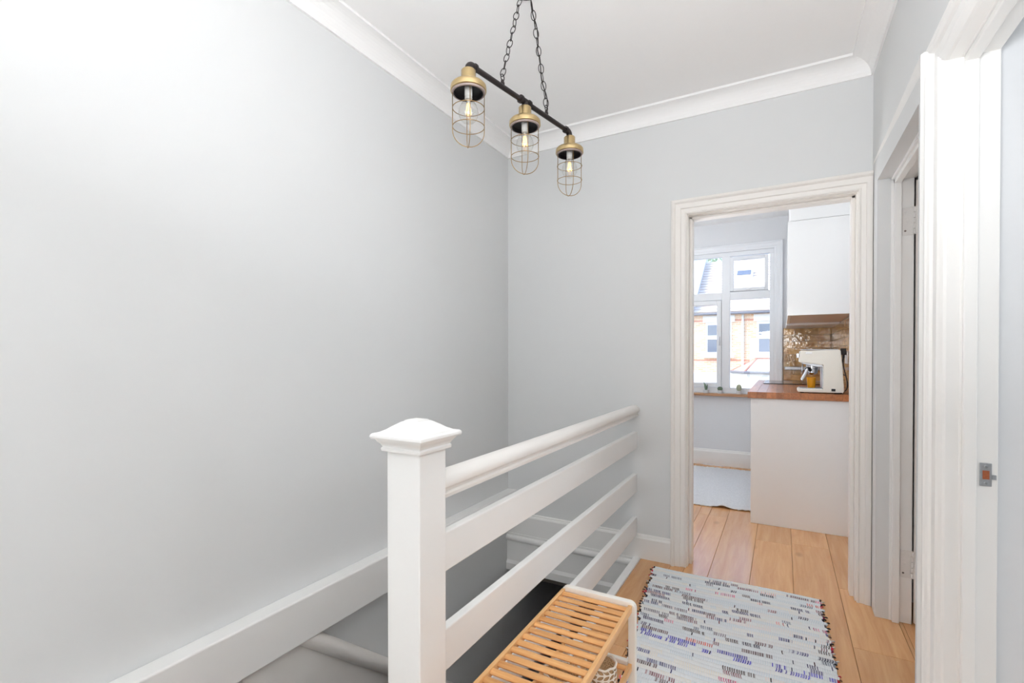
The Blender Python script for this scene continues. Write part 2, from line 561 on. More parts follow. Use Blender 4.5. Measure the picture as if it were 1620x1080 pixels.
# lower hall and stairwell
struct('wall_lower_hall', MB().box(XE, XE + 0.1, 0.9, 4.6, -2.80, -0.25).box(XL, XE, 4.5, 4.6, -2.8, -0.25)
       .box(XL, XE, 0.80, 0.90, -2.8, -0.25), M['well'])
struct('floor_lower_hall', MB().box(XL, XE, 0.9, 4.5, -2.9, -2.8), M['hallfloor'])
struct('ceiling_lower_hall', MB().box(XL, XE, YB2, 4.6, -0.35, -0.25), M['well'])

stair = empty('staircase', (-1.2, 1.0, -2.8), 'dark carpeted staircase dropping away below the white railing', 'staircase')
for k in range(12):
    y0, z0 = 1.0 + 0.243 * k, -0.2 * (k + 1)
    MB().box(XL + 0.036, XE - 0.01, y0 - 0.015, y0 + 0.243, z0 - 0.03, z0).build('tread', M['carpet'], stair, bevel=0.006)
    MB().box(XL + 0.036, XE - 0.01, y0 - 0.005, y0 + 0.01, z0, z0 + 0.17).build('riser', M['carpet'], stair)
# wall string with its rounded capping, seen left of the newel post
sl = -0.827


def zs(y): return 0.088 + sl * (y - 1.265)


MB().prism([(0.98, zs(1.14) - 0.42), (0.98, 0.119), (1.2275, 0.119), (3.9, zs(3.9)), (3.9, zs(3.9) - 0.42)], 'x', XL + 0.002, XL + 0.034).build('wall_string', M['trimw'], stair)
MB().tube([(XL + 0.036, 1.14, zs(1.14)), (XL + 0.036, 3.9, zs(3.9))], 0.033, 14).build('string_capping', M['trimw'], stair, smooth=True, angle=50)
struct('trim_1', MB().box(XL, XE + 0.005, 0.985, 1.02, -0.25, 0.0), M['trim'])

# nosing strip along the edge of the landing and its fascia
struct('trim_2', MB().box(XE - 0.008, XE + 0.034, 0.93, YB, -0.022, 0.004), M['trim'], bevel=0.006)
struct('trim_3', MB().box(XE - 0.002, XE + 0.02, 1.0, YB, -0.26, -0.022), M['trim'])
# projecting ledge along the stair wall
struct('trim_4', MB().box(XL, XL + 0.072, YR, YB, 0.120, 0.292), M['trim'], bevel=0.006, seg=3)
# apron below the back wall across the stairwell: fascia, nosing bead and bottom bead
struct('trim_5', MB().box(XL + 0.002, XE, YB - 0.022, YB, -0.250, 0.0), M['trim'])
struct('trim_6', MB().tube([(XL + 0.002, YB - 0.020, -0.034), (XE, YB - 0.020, -0.034)], 0.020, 14), M['trim'], smooth=True, angle=50)
struct('trim_7', MB().prism([(YB, -0.250), (YB - 0.034, -0.250), (YB - 0.034, -0.205), (YB - 0.022, -0.185), (YB, -0.185)], 'x', XL + 0.002, XE), M['trim'])

# skirting
SK = [(0, 0), (0.018, 0), (0.018, 0.118), (0.014, 0.126), (0.009, 0.130), (0.009, 0.136), (0.004, 0.141), (0, 0.141)]
struct('baseboard_back', MB().prism([(YB - d, z) for d, z in SK], 'x', XL, -0.553), M['trim'])
struct('baseboard_kitchen_far', MB().prism([(KY - d, z * 1.22) for d, z in SK], 'x', KL, KX), M['trim'])
struct('baseboard_kitchen_right', MB().prism([(KX - d, z * 1.22) for d, z in SK], 'y', YB2, 3.845), M['trim'])

# coving
CV = [(0, 2.534), (0.010, 2.534), (0.010, 2.540)]
for k in range(0, 9):
    a = math.radians(90 * k / 8)
    CV.append((0.010 + 0.072 * (1 - math.cos(a)), 2.540 + 0.068 * math.sin(a)))
CV += [(0.090, 2.608), (0.090, ZC), (0, ZC)]
struct('trim_8', MB().rings([[(XL + d, YR, z) for d, z in CV], [(XL + d, YB - d, z) for d, z in CV]]), M['ceil'])
struct('trim_9', MB().rings([[(XL + d, YB - d, z) for d, z in CV], [(XR - d, YB - d, z) for d, z in CV]]), M['ceil'])
struct('trim_10', MB().rings([[(XR - d, YB - d, z) for d, z in CV], [(XR - d, YR, z) for d, z in CV]]), M['ceil'])


# ------------------------------------------------------------------ door casings
def casing(name, mat, prof, path, parent, **kw):
    """prof: (s, t) s = distance outward from the opening edge, t = depth coordinate; path: list of functions (s,t)->xyz"""
    return MB().rings([[f(s, t) for s, t in prof] for f in path]).build(name, mat, parent, **kw)


# kitchen doorway
d1 = empty('door_1', (-0.09, YB, 0), 'white moulded casing of the open kitchen doorway', None, kind='structure')
KP = [(0, 0), (0, -0.016), (0.006, -0.020), (0.012, -0.016), (0.030, -0.018), (0.034, -0.024), (0.060, -0.026),
      (0.064, -0.032), (0.070, -0.036), (0.080, -0.034), (0.084, -0.028), (0.084, 0)]
ol, orr, oh = -0.470, 0.318, 1.990
casing('architrave', M['trimw'], KP, [lambda s, t: (ol - s, YB + t, 0), lambda s, t: (ol - s, YB + t, oh + s),
                                      lambda s, t: (orr + min(s, 0.056), YB + t, oh + s), lambda s, t: (orr + min(s, 0.056), YB + t, 0)], d1)
MB().box(DL, ol + 0.006, YB - 0.002, YB2 + 0.002, 0, oh).build('jamb_lining', M['trimw'], d1, bevel=0.002)
MB().box(orr - 0.006, DR, YB - 0.002, YB2 + 0.002, 0, oh).build('jamb_lining', M['trimw'], d1, bevel=0.002)
MB().box(DL, DR, YB - 0.002, YB2 + 0.002, oh - 0.004, DH).build('head_lining', M['trimw'], d1, bevel=0.002)
MB().box(ol + 0.006, ol + 0.020, YB + 0.045, YB2 - 0.005, 0, oh - 0.004).build('door_stop', M['trimw'], d1, bevel=0.002)
MB().box(orr - 0.022, orr - 0.006, YB + 0.045, YB2 - 0.005, 0, oh - 0.004).build('door_stop', M['trimw'], d1, bevel=0.002)
MB().box(ol + 0.006, orr - 0.006, YB + 0.045, YB2 - 0.005, oh - 0.016, oh - 0.004).build('door_stop', M['trimw'], d1, bevel=0.002)

# second door (right wall, far): splayed casing, lining, leaf ajar, painted hinges
d2 = empty('door_2', (0.42, 2.33, 0), 'white door standing ajar on the right wall beside the kitchen doorway', None, kind='structure')
jy = 2.748
P2 = [(-0.004, 0.470), (-0.004, 0.432), (0.010, 0.426), (0.018, 0.416), (0.026, 0.408), (0.032, 0.411), (0.046, 0.402), (0.060, 0.399),
      (0.070, 0.400), (0.078, 0.392), (0.086, 0.392), (0.094, 0.384), (0.104, 0.378), (0.112, 0.372), (0.116, 0.380), (0.116, 0.470)]
hz = 1.995
casing('architrave', M['trim'], P2, [lambda s, t: (t, jy + s, 0), lambda s, t: (t, jy + s, hz + s), lambda s, t: (t - 0.0145, 1.965 - min(s, 0.116) * 0.9, hz + s * 0.9),
                                     lambda s, t: (t - 0.0145, 1.965 - min(s, 0.116) * 0.9, 0)], d2)
MB().box(0.425, 0.507, jy - 0.012, jy + 0.0, 0, hz).build('jamb_lining', M['trim'], d2, bevel=0.002)
MB().box(0.434, 0.460, jy - 0.030, jy - 0.012, 0, hz).build('door_stop', M['trim'], d2, bevel=0.002)
MB().box(0.425, 0.516, D2A, jy, hz - 0.012, hz).build('head_lining', M['trim'], d2, bevel=0.002)
MB().box(0.434, 0.460, D2A, jy - 0.012, hz - 0.030, hz - 0.012).build('door_stop', M['trim'], d2, bevel=0.002)
MB().box(0.425, 0.516, D2A - 0.0, D2A + 0.012, 0, hz).build('jamb_lining', M['trim'], d2, bevel=0.002)
# leaf: hinged on the far jamb, swings into the room
hx, hy = 0.5088, jy - 0.016
ang = math.radians(24)
dv = Vector((math.sin(ang), -math.cos(ang), 0)); nv = Vector((math.cos(ang), math.sin(ang), 0)); zv = Vector((0, 0, 1))
leaf = MB().obox(Vector((hx, hy, 0.99)) + dv * 0.385 + nv * 0.019, dv, nv, zv, 0.383, 0.018, 0.978).build('door_leaf', M['leafwarm'], d2, bevel=0.002)
for (z0, z1) in ((0.30, 1.00), (1.10, 1.85)):
    MB().obox(Vector((hx, hy, (z0 + z1) / 2)) + dv * 0.385 + nv * 0.0015, dv, nv, zv, 0.26, 0.003, (z1 - z0) / 2).build('door_panel', M['leafwarm'], leaf, bevel=0.002)
for zc in (1.792, 0.268):
    h = MB().box(0.464, 0.507, jy - 0.0150, jy - 0.0118, zc - 0.062, zc + 0.062).build('hinge', M['chip'], d2, bevel=0.0012, seg=1)
    for k in range(5):
        MB().lathe([(0.0058, 0.001), (0.0058, 0.0228)], (0.5075, jy - 0.0190, zc - 0.060 + 0.0245 * k), 10).build('knuckle', M['chip'], h, smooth=True, angle=40)
    MB().obox(Vector((hx, hy, zc)) + dv * 0.020 - nv * 0.0005, dv, nv, zv, 0.016, 0.0016, 0.060).build('leaf_plate', M['chip'], h)
    for (dx, dz) in ((0.475, -0.042), (0.482, 0.0), (0.475, 0.042)):
        MB().lathe([(0.0042, 0), (0.003, 0.0014)], (dx, jy - 0.0150, zc + dz), 10, axis=(0, -1, 0)).build('screw', M['chipdark'] if dz < 0 else M['chip'], h)
    for dz in (-0.045, -0.015, 0.02, 0.045):
        MB().lathe([(0.0038, 0), (0.002, 0.0012)], Vector((hx, hy, zc + dz)) + dv * 0.024 - nv * 0.002, 8, axis=-nv).build('screw', M['chipdark'], h)

# near door casing with strike plate
d3 = empty('door_3', (0.41, 1.25, 0), 'white moulded casing of the open near doorway, strike plate in its jamb', None, kind='structure')
ky = 1.660
P3 = [(0.0, 0.402), (0.0, 0.374), (0.003, 0.368), (0.010, 0.362), (0.016, 0.365), (0.021, 0.360), (0.027, 0.364), (0.030, 0.360), (0.046, 0.356),
      (0.050, 0.358), (0.054, 0.350), (0.060, 0.3455), (0.066, 0.347), (0.070, 0.3425), (0.077, 0.345), (0.079, 0.352), (0.079, 0.402)]
kz = 1.966
casing('architrave', M['trim'], P3, [lambda s, t: (t, ky + s, 0), lambda s, t: (t, ky + s, kz + s), lambda s, t: (t, D3A + 0.005 - s, kz + s), lambda s, t: (t, D3A + 0.005 - s, 0)], d3)
MB().box(0.400, 0.476, ky - 0.001, ky + 0.02, 0, kz + 0.02).build('jamb_lining', M['trim'], d3, bevel=0.002)
MB().box(0.400, 0.476, D3A, D3A + 0.015, 0, kz).build('jamb_lining', M['trim'], d3, bevel=0.002)
MB().box(0.400, 0.476, D3A, ky, kz - 0.001, kz + 0.02).build('head_lining', M['trim'], d3, bevel=0.002)
MB().box(0.405, 0.433, ky - 0.014, ky - 0.001, 0, kz - 0.013).build('door_stop', M['trim'], d3, bevel=0.003)
MB().box(0.405, 0.433, D3A, ky - 0.001, kz - 0.018, kz - 0.001).build('door_stop', M['trim'], d3, bevel=0.003)
sp = MB().box(0.4405, 0.464, ky - 0.0035, ky - 0.0008, 0.866, 0.925).build('strike_plate', M['strike'], d3, bevel=0.0015, label='worn zinc strike plate')
MB().box(0.446, 0.459, ky - 0.0042, ky - 0.0034, 0.884, 0.906).build('latch_hole', M['rust'], sp)
for z in (0.874, 0.916):
    MB().lathe([(0.0042, 0), (0.0028, 0.0016)], (0.4525, ky - 0.0034, z), 10, axis=(0, -1, 0)).build('screw', M['chrome'], sp)
MB().box(0.464, 0.4725, ky - 0.004, ky - 0.0008, 0.884, 0.896).build('plate_lip', M['strike'], sp, bevel=0.001)


# windows out of the camera's view, in plain frames
def simple_window(name, axis, p, u0, u1, z0, z1):
    w = empty(name, {'x': (p, (u0 + u1) / 2, z0), 'y': ((u0 + u1) / 2, p, z0)}[axis], None, None, kind='structure')

    def bx(n, a0, a1, b0, b1, t, mat):
        mb = MB()
        if axis == 'x': mb.box(p - t, p + t, a0, a1, b0, b1)
        else: mb.box(a0, a1, p - t, p + t, b0, b1)
        mb.build(n, mat, w)
    bx('window_frame', u0, u0 + 0.05, z0, z1, 0.03, M['upvc']); bx('window_frame', u1 - 0.05, u1, z0, z1, 0.03, M['upvc'])
    bx('window_frame', u0 + 0.05, u1 - 0.05, z0, z0 + 0.05, 0.03, M['upvc']); bx('window_frame', u0 + 0.05, u1 - 0.05, z1 - 0.05, z1, 0.03, M['upvc'])
    bx('pane', u0 + 0.05, u1 - 0.05, z0 + 0.05, z1 - 0.05, 0.003, M['pane'])
    bx('sun_blocker', u0 + 0.05, u1 - 0.05, z0 + 0.05, z1 - 0.05, 0.012, M['sunblock'])  # opaque white sheet added to keep the sun out


simple_window('added_window_2', 'y', YR - 0.05, -1.55, 0.31, 0.25, 2.45)  # added behind the camera to hold the rear fill light
simple_window('window_3', 'x', 3.65, -0.24, 1.34, 0.76, 2.34)
simple_window('added_window_4', 'x', KL - 0.05, 3.05, 3.87, 0.80, 2.20)  # added out of view to hold the kitchen fill light

# ------------------------------------------------------------------ kitchen window
w1 = empty('window_1', ((wx0 + wx1) / 2, KY, wz0), 'white kitchen window with small upper lights, street behind it', None, kind='structure')
fy0, fy1 = KY + 0.012, KY + 0.075


def fr(name, x0, x1, z0, z1, y0=fy0, y1=fy1, bev=0.004, parent=w1):
    return MB().box(x0, x1, y0, y1, z0, z1).build(name, M['upvc'], parent, bevel=bev)


fr('window_frame', wx0, wx1, wz1 - 0.045, wz1)
fr('window_frame', wx0, wx1, wz0, 0.846)
fr('window_frame', -0.116, wx1, 0.846, wz1 - 0.045)
fr('window_frame', wx0, wx0 + 0.045, 0.846, wz1 - 0.045)
fr('mullion', -0.576, -0.493, 0.846, wz1 - 0.045)
fr('mullion', -1.120, -1.037, 0.846, wz1 - 0.045)
fr('transom', wx0 + 0.045, -1.120, 1.795, 1.877); fr('transom', -1.037, -0.576, 1.795, 1.877); fr('transom', -0.493, -0.116, 1.795, 1.877)


def sash(name, x0, x1, z0, z1, t):
    s = empty(name, ((x0 + x1) / 2, KY, z0), parent=w1)
    a, b_ = KY + 0.002, KY + 0.06
    fr('sash_stile', x0, x0 + t, z0, z1, a, b_, 0.005, s); fr('sash_stile', x1 - t, x1, z0, z1, a, b_, 0.005, s)
    fr('sash_rail', x0 + t, x1 - t, z0, z0 + t, a, b_, 0.005, s); fr('sash_rail', x0 + t, x1 - t, z1 - t, z1, a, b_, 0.005, s)
    MB().box(x0 + t, x1 - t, KY + 0.03, KY + 0.036, z0 + t, z1 - t).build('pane', M['pane'], s)
    return s


s1 = sash('opening_sash', -0.493, -0.130, 1.880, 2.248, 0.034)
MB().box(-0.335, -0.290, KY - 0.022, KY + 0.004, 1.888, 1.900).build('stay_handle', M['upvc'], s1, bevel=0.003)
s2 = sash('opening_sash', -1.037, -0.578, 0.850, 1.790, 0.046)
MB().box(-0.607, -0.593, KY - 0.030, KY + 0.004, 1.30, 1.40).build('lever_handle', M['upvc'], s2, bevel=0.004)
sash('opening_sash', wx0 + 0.045, -1.120, 0.850, 1.790, 0.046)
for (x0, x1, z0, z1) in ((-1.037, -0.576, 1.877, wz1 - 0.045), (wx0 + 0.045, -1.120, 1.877, wz1 - 0.045), (-0.493, -0.116, 0.846, 1.795)):
    MB().box(x0, x1, KY + 0.035, KY + 0.041, z0, z1).build('pane', M['pane'], w1)
CP = [(0, 0), (0, -0.012), (0.02, -0.014), (0.026, -0.020), (0.058, -0.022), (0.064, -0.030), (0.078, -0.030), (0.082, -0.02), (0.082, 0)]
casing('window_architrave', M['upvc'], CP, [lambda s, t: (wx1 + s, KY + t, 0.79), lambda s, t: (wx1 + s, KY + t, wz1 + s * 0.9),
                                           lambda s, t: (wx0 - s, KY + t, wz1 + s * 0.9), lambda s, t: (wx0 - s, KY + t, 0.79)], w1)
struct('trim_11', MB().box(wx0 - 0.06, wx1 + 0.05, KY - 0.075, KY + 0.012, 0.758, 0.786), M['sillw'], bevel=0.004)

# ------------------------------------------------------------------ stair balustrade
bal = empty('stair_railing', (-0.77, 1.86, 0), 'white painted railing with square newel post beside the stairwell', 'railing')
nx1, ny0, ns = -0.720, 0.856, 0.099
nx0, ny1 = nx1 - ns, ny0 + ns
newel = MB().box(nx0, nx1, ny0, ny1, -0.25, 0.985).build('newel_post', M['trim'], bal, bevel=0.003)
cx, cy = (nx0 + nx1) / 2, (ny0 + ny1) / 2


def sq(h, z): return [(cx - h, cy - h, z), (cx + h, cy - h, z), (cx + h, cy + h, z), (cx - h, cy + h, z)]


MB().rings([sq(0.051, 0.972), sq(0.059, 0.974), sq(0.060, 0.981), sq(0.057, 0.984), sq(0.060, 0.990), sq(0.067, 0.998), sq(0.069, 1.003)]).build('cap_moulding', M['trim'], newel, bevel=0.001)
MB().rings([sq(0.0685, 1.003), sq(0.0765, 1.004), sq(0.078, 1.008), sq(0.0775, 1.013), sq(0.074, 1.0165), sq(0.063, 1.0185), sq(0.052, 1.024), sq(0.041, 1.032),
            sq(0.030, 1.039), sq(0.0245, 1.042), sq(0.021, 1.0425), sq(0.021, 1.0445), sq(0.015, 1.0465), sq(0.006, 1.0472)]).build('newel_cap', M['trim'], newel, bevel=0.0012)
HP = [(-0.025, 0.838), (0.025, 0.838), (0.026, 0.847), (0.0235, 0.849), (0.0195, 0.851), (0.0205, 0.856), (0.026, 0.862), (0.032, 0.867), (0.034, 0.876), (0.031, 0.887), (0.022, 0.897), (0.010, 0.902),
      (0, 0.903), (-0.010, 0.902), (-0.022, 0.897), (-0.031, 0.887), (-0.034, 0.876), (-0.032, 0.867), (-0.026, 0.862), (-0.0205, 0.856), (-0.0195, 0.851), (-0.0235, 0.849), (-0.026, 0.847)]
MB().prism([(-0.770 + x, z) for x, z in HP], 'y', ny1, YB).build('handrail', M['trimw'], bal, smooth=True, angle=32)
for (z0, z1) in ((0.645, 0.745), (0.388, 0.496), (0.130, 0.238)):
    MB().box(-0.778, -0.752, ny1, YB, z0, z1).build('rail', M['trim'], bal, bevel=0.003)

# ------------------------------------------------------------------ pendant light
L = [Vector((-0.924, 1.355, 0)), Vector((-0.8715, 1.663, 0)), Vector((-0.819, 1.985, 0))]
ZB = 2.178
pl = empty('pendant_light', (-0.8715, 1.67, 1.89), 'black pipe pendant with three brass caged bulbs hanging on two chains', 'pendant light')
bd = (L[2] - L[0]).normalized()


def up(p, z): return Vector((p.x, p.y, z))


MB().tube([up(L[0] + bd * 0.018, ZB), up(L[2] - bd * 0.018, ZB)], 0.0095, 16).build('pipe_bar', M['pipe'], pl, smooth=True, angle=50)
for p, s in ((L[0], 1), (L[2], -1)):
    e = MB()
    pts = [up(p + bd * s * 0.030, ZB)] + [up(p + bd * s * (0.018 - 0.018 * math.sin(a)), ZB - 0.018 + 0.018 * math.cos(a)) for a in [math.radians(90 * k / 8) for k in range(9)]] + [up(p, ZB - 0.026)]
    e.tube(pts, 0.0125, 16)
    e.tube([up(p + bd * s * 0.028, ZB), up(p + bd * s * 0.036, ZB)], 0.0148, 16)
    e.build('pipe_elbow', M['pipe'], pl, smooth=True, angle=50)
t = MB().tube([up(L[1] - bd * 0.022, ZB), up(L[1] + bd * 0.022, ZB)], 0.0125, 16)
t.tube([up(L[1] - bd * 0.030, ZB), up(L[1] - bd * 0.021, ZB)], 0.0155, 16).tube([up(L[1] + bd * 0.021, ZB), up(L[1] + bd * 0.030, ZB)], 0.0155, 16)
t.tube([up(L[1], ZB), up(L[1], ZB - 0.026)], 0.0125, 16)
t.build('pipe_tee', M['pipe'], pl, smooth=True, angle=50)
for p in L:
    z = ZB - 0.021
    cap = MB().lathe([(0.010, z), (0.022, z), (0.0245, z - 0.003), (0.0245, z - 0.034), (0.027, z - 0.040), (0.040, z - 0.043), (0.054, z - 0.048), (0.0595, z - 0.054),
                      (0.0605, z - 0.060), (0.0605, z - 0.071), (0.057, z - 0.073), (0.052, z - 0.073), (0.050, z - 0.062), (0.010, z - 0.055)], (p.x, p.y, 0), 40).build('brass_cap', M['brass'], pl, smooth=True, angle=40)
    MB().lathe([(0.0515, z - 0.0725), (0.0570, z - 0.0725), (0.0572, z - 0.0755), (0.0550, z - 0.0785), (0.0505, z - 0.0785), (0.0495, z - 0.0725)], (p.x, p.y, 0), 40, caps=False).build('rim_ring', M['gasket'], cap, smooth=True, angle=40)
    MB().lathe([(0.0105, z - 0.0555), (0.0495, z - 0.0635), (0.0497, z - 0.0795), (0.0485, z - 0.0795), (0.0480, z - 0.0655), (0.0105, z - 0.0575)], (p.x, p.y, 0), 36, caps=False).build('black_liner', M['black'], cap, smooth=True, angle=40)
    MB().lathe([(0.013, z - 0.058), (0.013, z - 0.094), (0.011, z - 0.098)], (p.x, p.y, 0), 20).build('bulb_socket', M['socket'], cap, smooth=True, angle=40)
    bprof = [(0.0130, z - 0.088), (0.0145, z - 0.098), (0.020, z - 0.108), (0.0275, z - 0.119), (0.0320, z - 0.131), (0.0335, z - 0.142), (0.0320, z - 0.154), (0.027, z - 0.165), (0.019, z - 0.173), (0.009, z - 0.1775), (0.0005, z - 0.178)]
    MB().lathe(bprof, (p.x, p.y, 0), 26, caps=False).build('bulb', M['bulbglass'], cap, smooth=True)
    fm = MB().lathe([(0.0045, z - 0.098), (0.0035, z - 0.112), (0.0015, z - 0.118)], (p.x, p.y, 0), 10)
    fm.build('bulb_stem', M['socket'], cap, smooth=True)
    fm = MB()
    for k in range(4):
        a = math.pi / 4 + k * math.pi / 2
        fm.tube([(p.x + 0.004 * math.cos(a), p.y + 0.004 * math.sin(a), z - 0.112), (p.x + 0.009 * math.cos(a), p.y + 0.009 * math.sin(a), z - 0.148)], 0.0017, 6)
    fm.build('filament', M['filament'], cap)
    cg = MB()
    R_ = 0.0535
    for (zz) in (z - 0.077, z - 0.128, z - 0.190):
        cg.tube([(p.x + R_ * math.cos(a), p.y + R_ * math.sin(a), zz) for a in [2 * math.pi * k / 40 for k in range(40)]], 0.0014, 6, loop=True)
    for k in range(2):
        a0 = math.radians(40 + 90 * k)
        pts = [(p.x + R_ * math.cos(a0), p.y + R_ * math.sin(a0), z - 0.073)]
        for j in range(0, 17):
            th = math.pi * j / 16
            pts.append((p.x + R_ * math.cos(th) * math.cos(a0), p.y + R_ * math.cos(th) * math.sin(a0), z - 0.205 - 0.052 * math.sin(th) + (0.0 if k == 0 else 0.0014)))
        pts.append((p.x - R_ * math.cos(a0), p.y - R_ * math.sin(a0), z - 0.073))
        cg.tube(pts, 0.0014, 6)
    cg.build('wire_cage', M['cage'], cap, smooth=True)
# chains
hook = Vector((-0.866, 1.668, 2.585))
lk = MB()
lp = []
for k in range(24):
    a = 2 * math.pi * k / 24
    lp.append((0.0098 * math.cos(a), 0, 0.0178 * math.sin(a)))
lk.tube(lp, 0.0016, 7, loop=True)
lme = lk.mesh('chain_link')
lme.materials.append(M['pipe'])
for p in lme.polygons: p.use_smooth = True
for side, fr_ in ((-1, 0.28), (1, 0.72)):
    base = L[0].lerp(L[2], fr_)
    at = up(base, ZB + 0.010)
    ey = MB().lathe([(0.008, -0.002), (0.008, 0.005), (0.0062, 0.007), (0.0062, 0.013), (0.004, 0.016)], at, 14)
    ey.tube([at + Vector((0, 0, 0.0245)) + bd * 0.0095 * math.cos(a) + Vector((0, 0, 0.0115)) * math.sin(a) for a in [2 * math.pi * k / 20 for k in range(20)]], 0.0018, 7, loop=True)
    ey.build('eyelet', M['pipe'], pl, smooth=True, angle=50)
    p0 = at + Vector((0, 0, 0.034))
    p1 = hook + bd * 0.030 * side
    v = p1 - p0
    n = round(v.length / 0.0305)
    q = v.to_track_quat('Z', 'Y')
    for k in range(n):
        c = p0 + v * ((k + 0.35) / n)
        tw = math.radians(90 * (k % 2) + 25 + 17 * math.sin(k * 1.7))
        o = inst('chain_link', lme, c, pl)
        o.rotation_mode = 'QUATERNION'
        from mathutils import Quaternion
        o.rotation_quaternion = q @ Quaternion((0, 0, 1), tw)
    if side == 1:
        pts = []
        for k in range(25):
            f = k / 24
            c = p0 + v * f + Vector((0.004 * math.sin(f * 19), 0.009 * math.sin(f * 9 + 1) + (0.012 * math.exp(-((f - 0.62) / 0.06) ** 2)), 0))
            pts.append(c)
        pts = [up(base, ZB + 0.012)] + pts
        MB().tube(pts, 0.0022, 7).build('lamp_cable', M['pipe'], pl, smooth=True)
rose = MB().lathe([(0.055, 2.6195), (0.055, 2.612), (0.048, 2.602), (0.02, 2.597), (0.008, 2.594), (0.008, 2.586), (0.0005, 2.584)], (hook.x, hook.y, 0), 30)
rose.build('ceiling_rose', M['pipe'], pl, smooth=True, angle=45)

# ------------------------------------------------------------------ shoe rack
HT = 0.385
rk = empty('shoe_rack', (-0.54, 1.2, 0), 'bamboo slatted rack bench with white end frame beside the railing', 'rack')
ry0, ry1, rx0, rx1 = 0.78, 1.555, -0.668, -0.424


def rounded_frame(y, mats, name):
    # inverted U of flat white bar with rounded upper corners
    r, w_, th = 0.022, 0.024, 0.011
    x0, x1, zt = rx0 - 0.004, rx1 + 0.012, HT + 0.010
    out, inn = [(x0, 0.0)], [(x0 + w_, 0.0)]
    for k in range(7):
        a = math.radians(180 - 90 * k / 6)
        out.append((x0 + r + r * math.cos(a), zt - r + r * math.sin(a)))
        inn.append((x0 + w_ + 0.006 + 0.006 * math.cos(a), zt - w_ - 0.006 + 0.006 * math.sin(a)))
    for k in range(7):
        a = math.radians(90 - 90 * k / 6)
        out.append((x1 - r + r * math.cos(a), zt - r + r * math.sin(a)))
        inn.append((x1 - w_ - 0.006 + 0.006 * math.cos(a), zt - w_ - 0.006 + 0.006 * math.sin(a)))
    out.append((x1, 0.0102)); inn.append((x1 - w_, 0.0102))   # this side stands on the rug
    rings = [[(o_[0], y - th, o_[1]), (o_[0], y + th, o_[1]), (i_[0], y + th, i_[1]), (i_[0], y - th, i_[1])] for o_, i_ in zip(out, inn)]
    return MB().rings(rings).build(name, M['rackw'], rk, bevel=0.002)


rounded_frame(ry1 + 0.010, M['rackw'], 'end_frame')
rounded_frame(ry0 - 0.010, M['rackw'], 'end_frame')
for y in (ry1 + 0.008, ry0 - 0.008):
    MB().box(rx0 + 0.02, rx1 - 0.012, y - 0.009, y + 0.009, 0.178, 0.200).build('cross_bar', M['rackw'], rk, bevel=0.003)
sl_m = MB()
hw = (rx1 - rx0) / 2 - 0.010
sl_m.rings([[(sx, 0.0115 * math.cos(a), 0.0064 * math.sin(a)) for a in [2 * math.pi * k / 12 for k in range(12)]] for sx in (-hw, hw)])
slm = sl_m.mesh('slat')
slm.materials.append(M['bamboo'])
for p in slm.polygons: p.use_smooth = True
slm.set_sharp_from_angle(angle=math.radians(50))
for z, nm in ((HT - 0.008, 'top'), (0.186, 'low')):
    for x in (rx0 + 0.005, rx1 - 0.005):
        MB().box(x - 0.006, x + 0.006, ry0, ry1, z - 0.013, z + 0.010).build('side_rail', M['bambooy'], rk, bevel=0.002)
    y = ry1 - 0.016
    k = 0
    while y > ry0 + 0.01:
        if nm == 'top' or k % 1 == 0:
            inst('slat', slm, ((rx0 + rx1) / 2, y, z), rk)
        y -= 0.0362 if nm == 'top' else 0.098
        k += 1


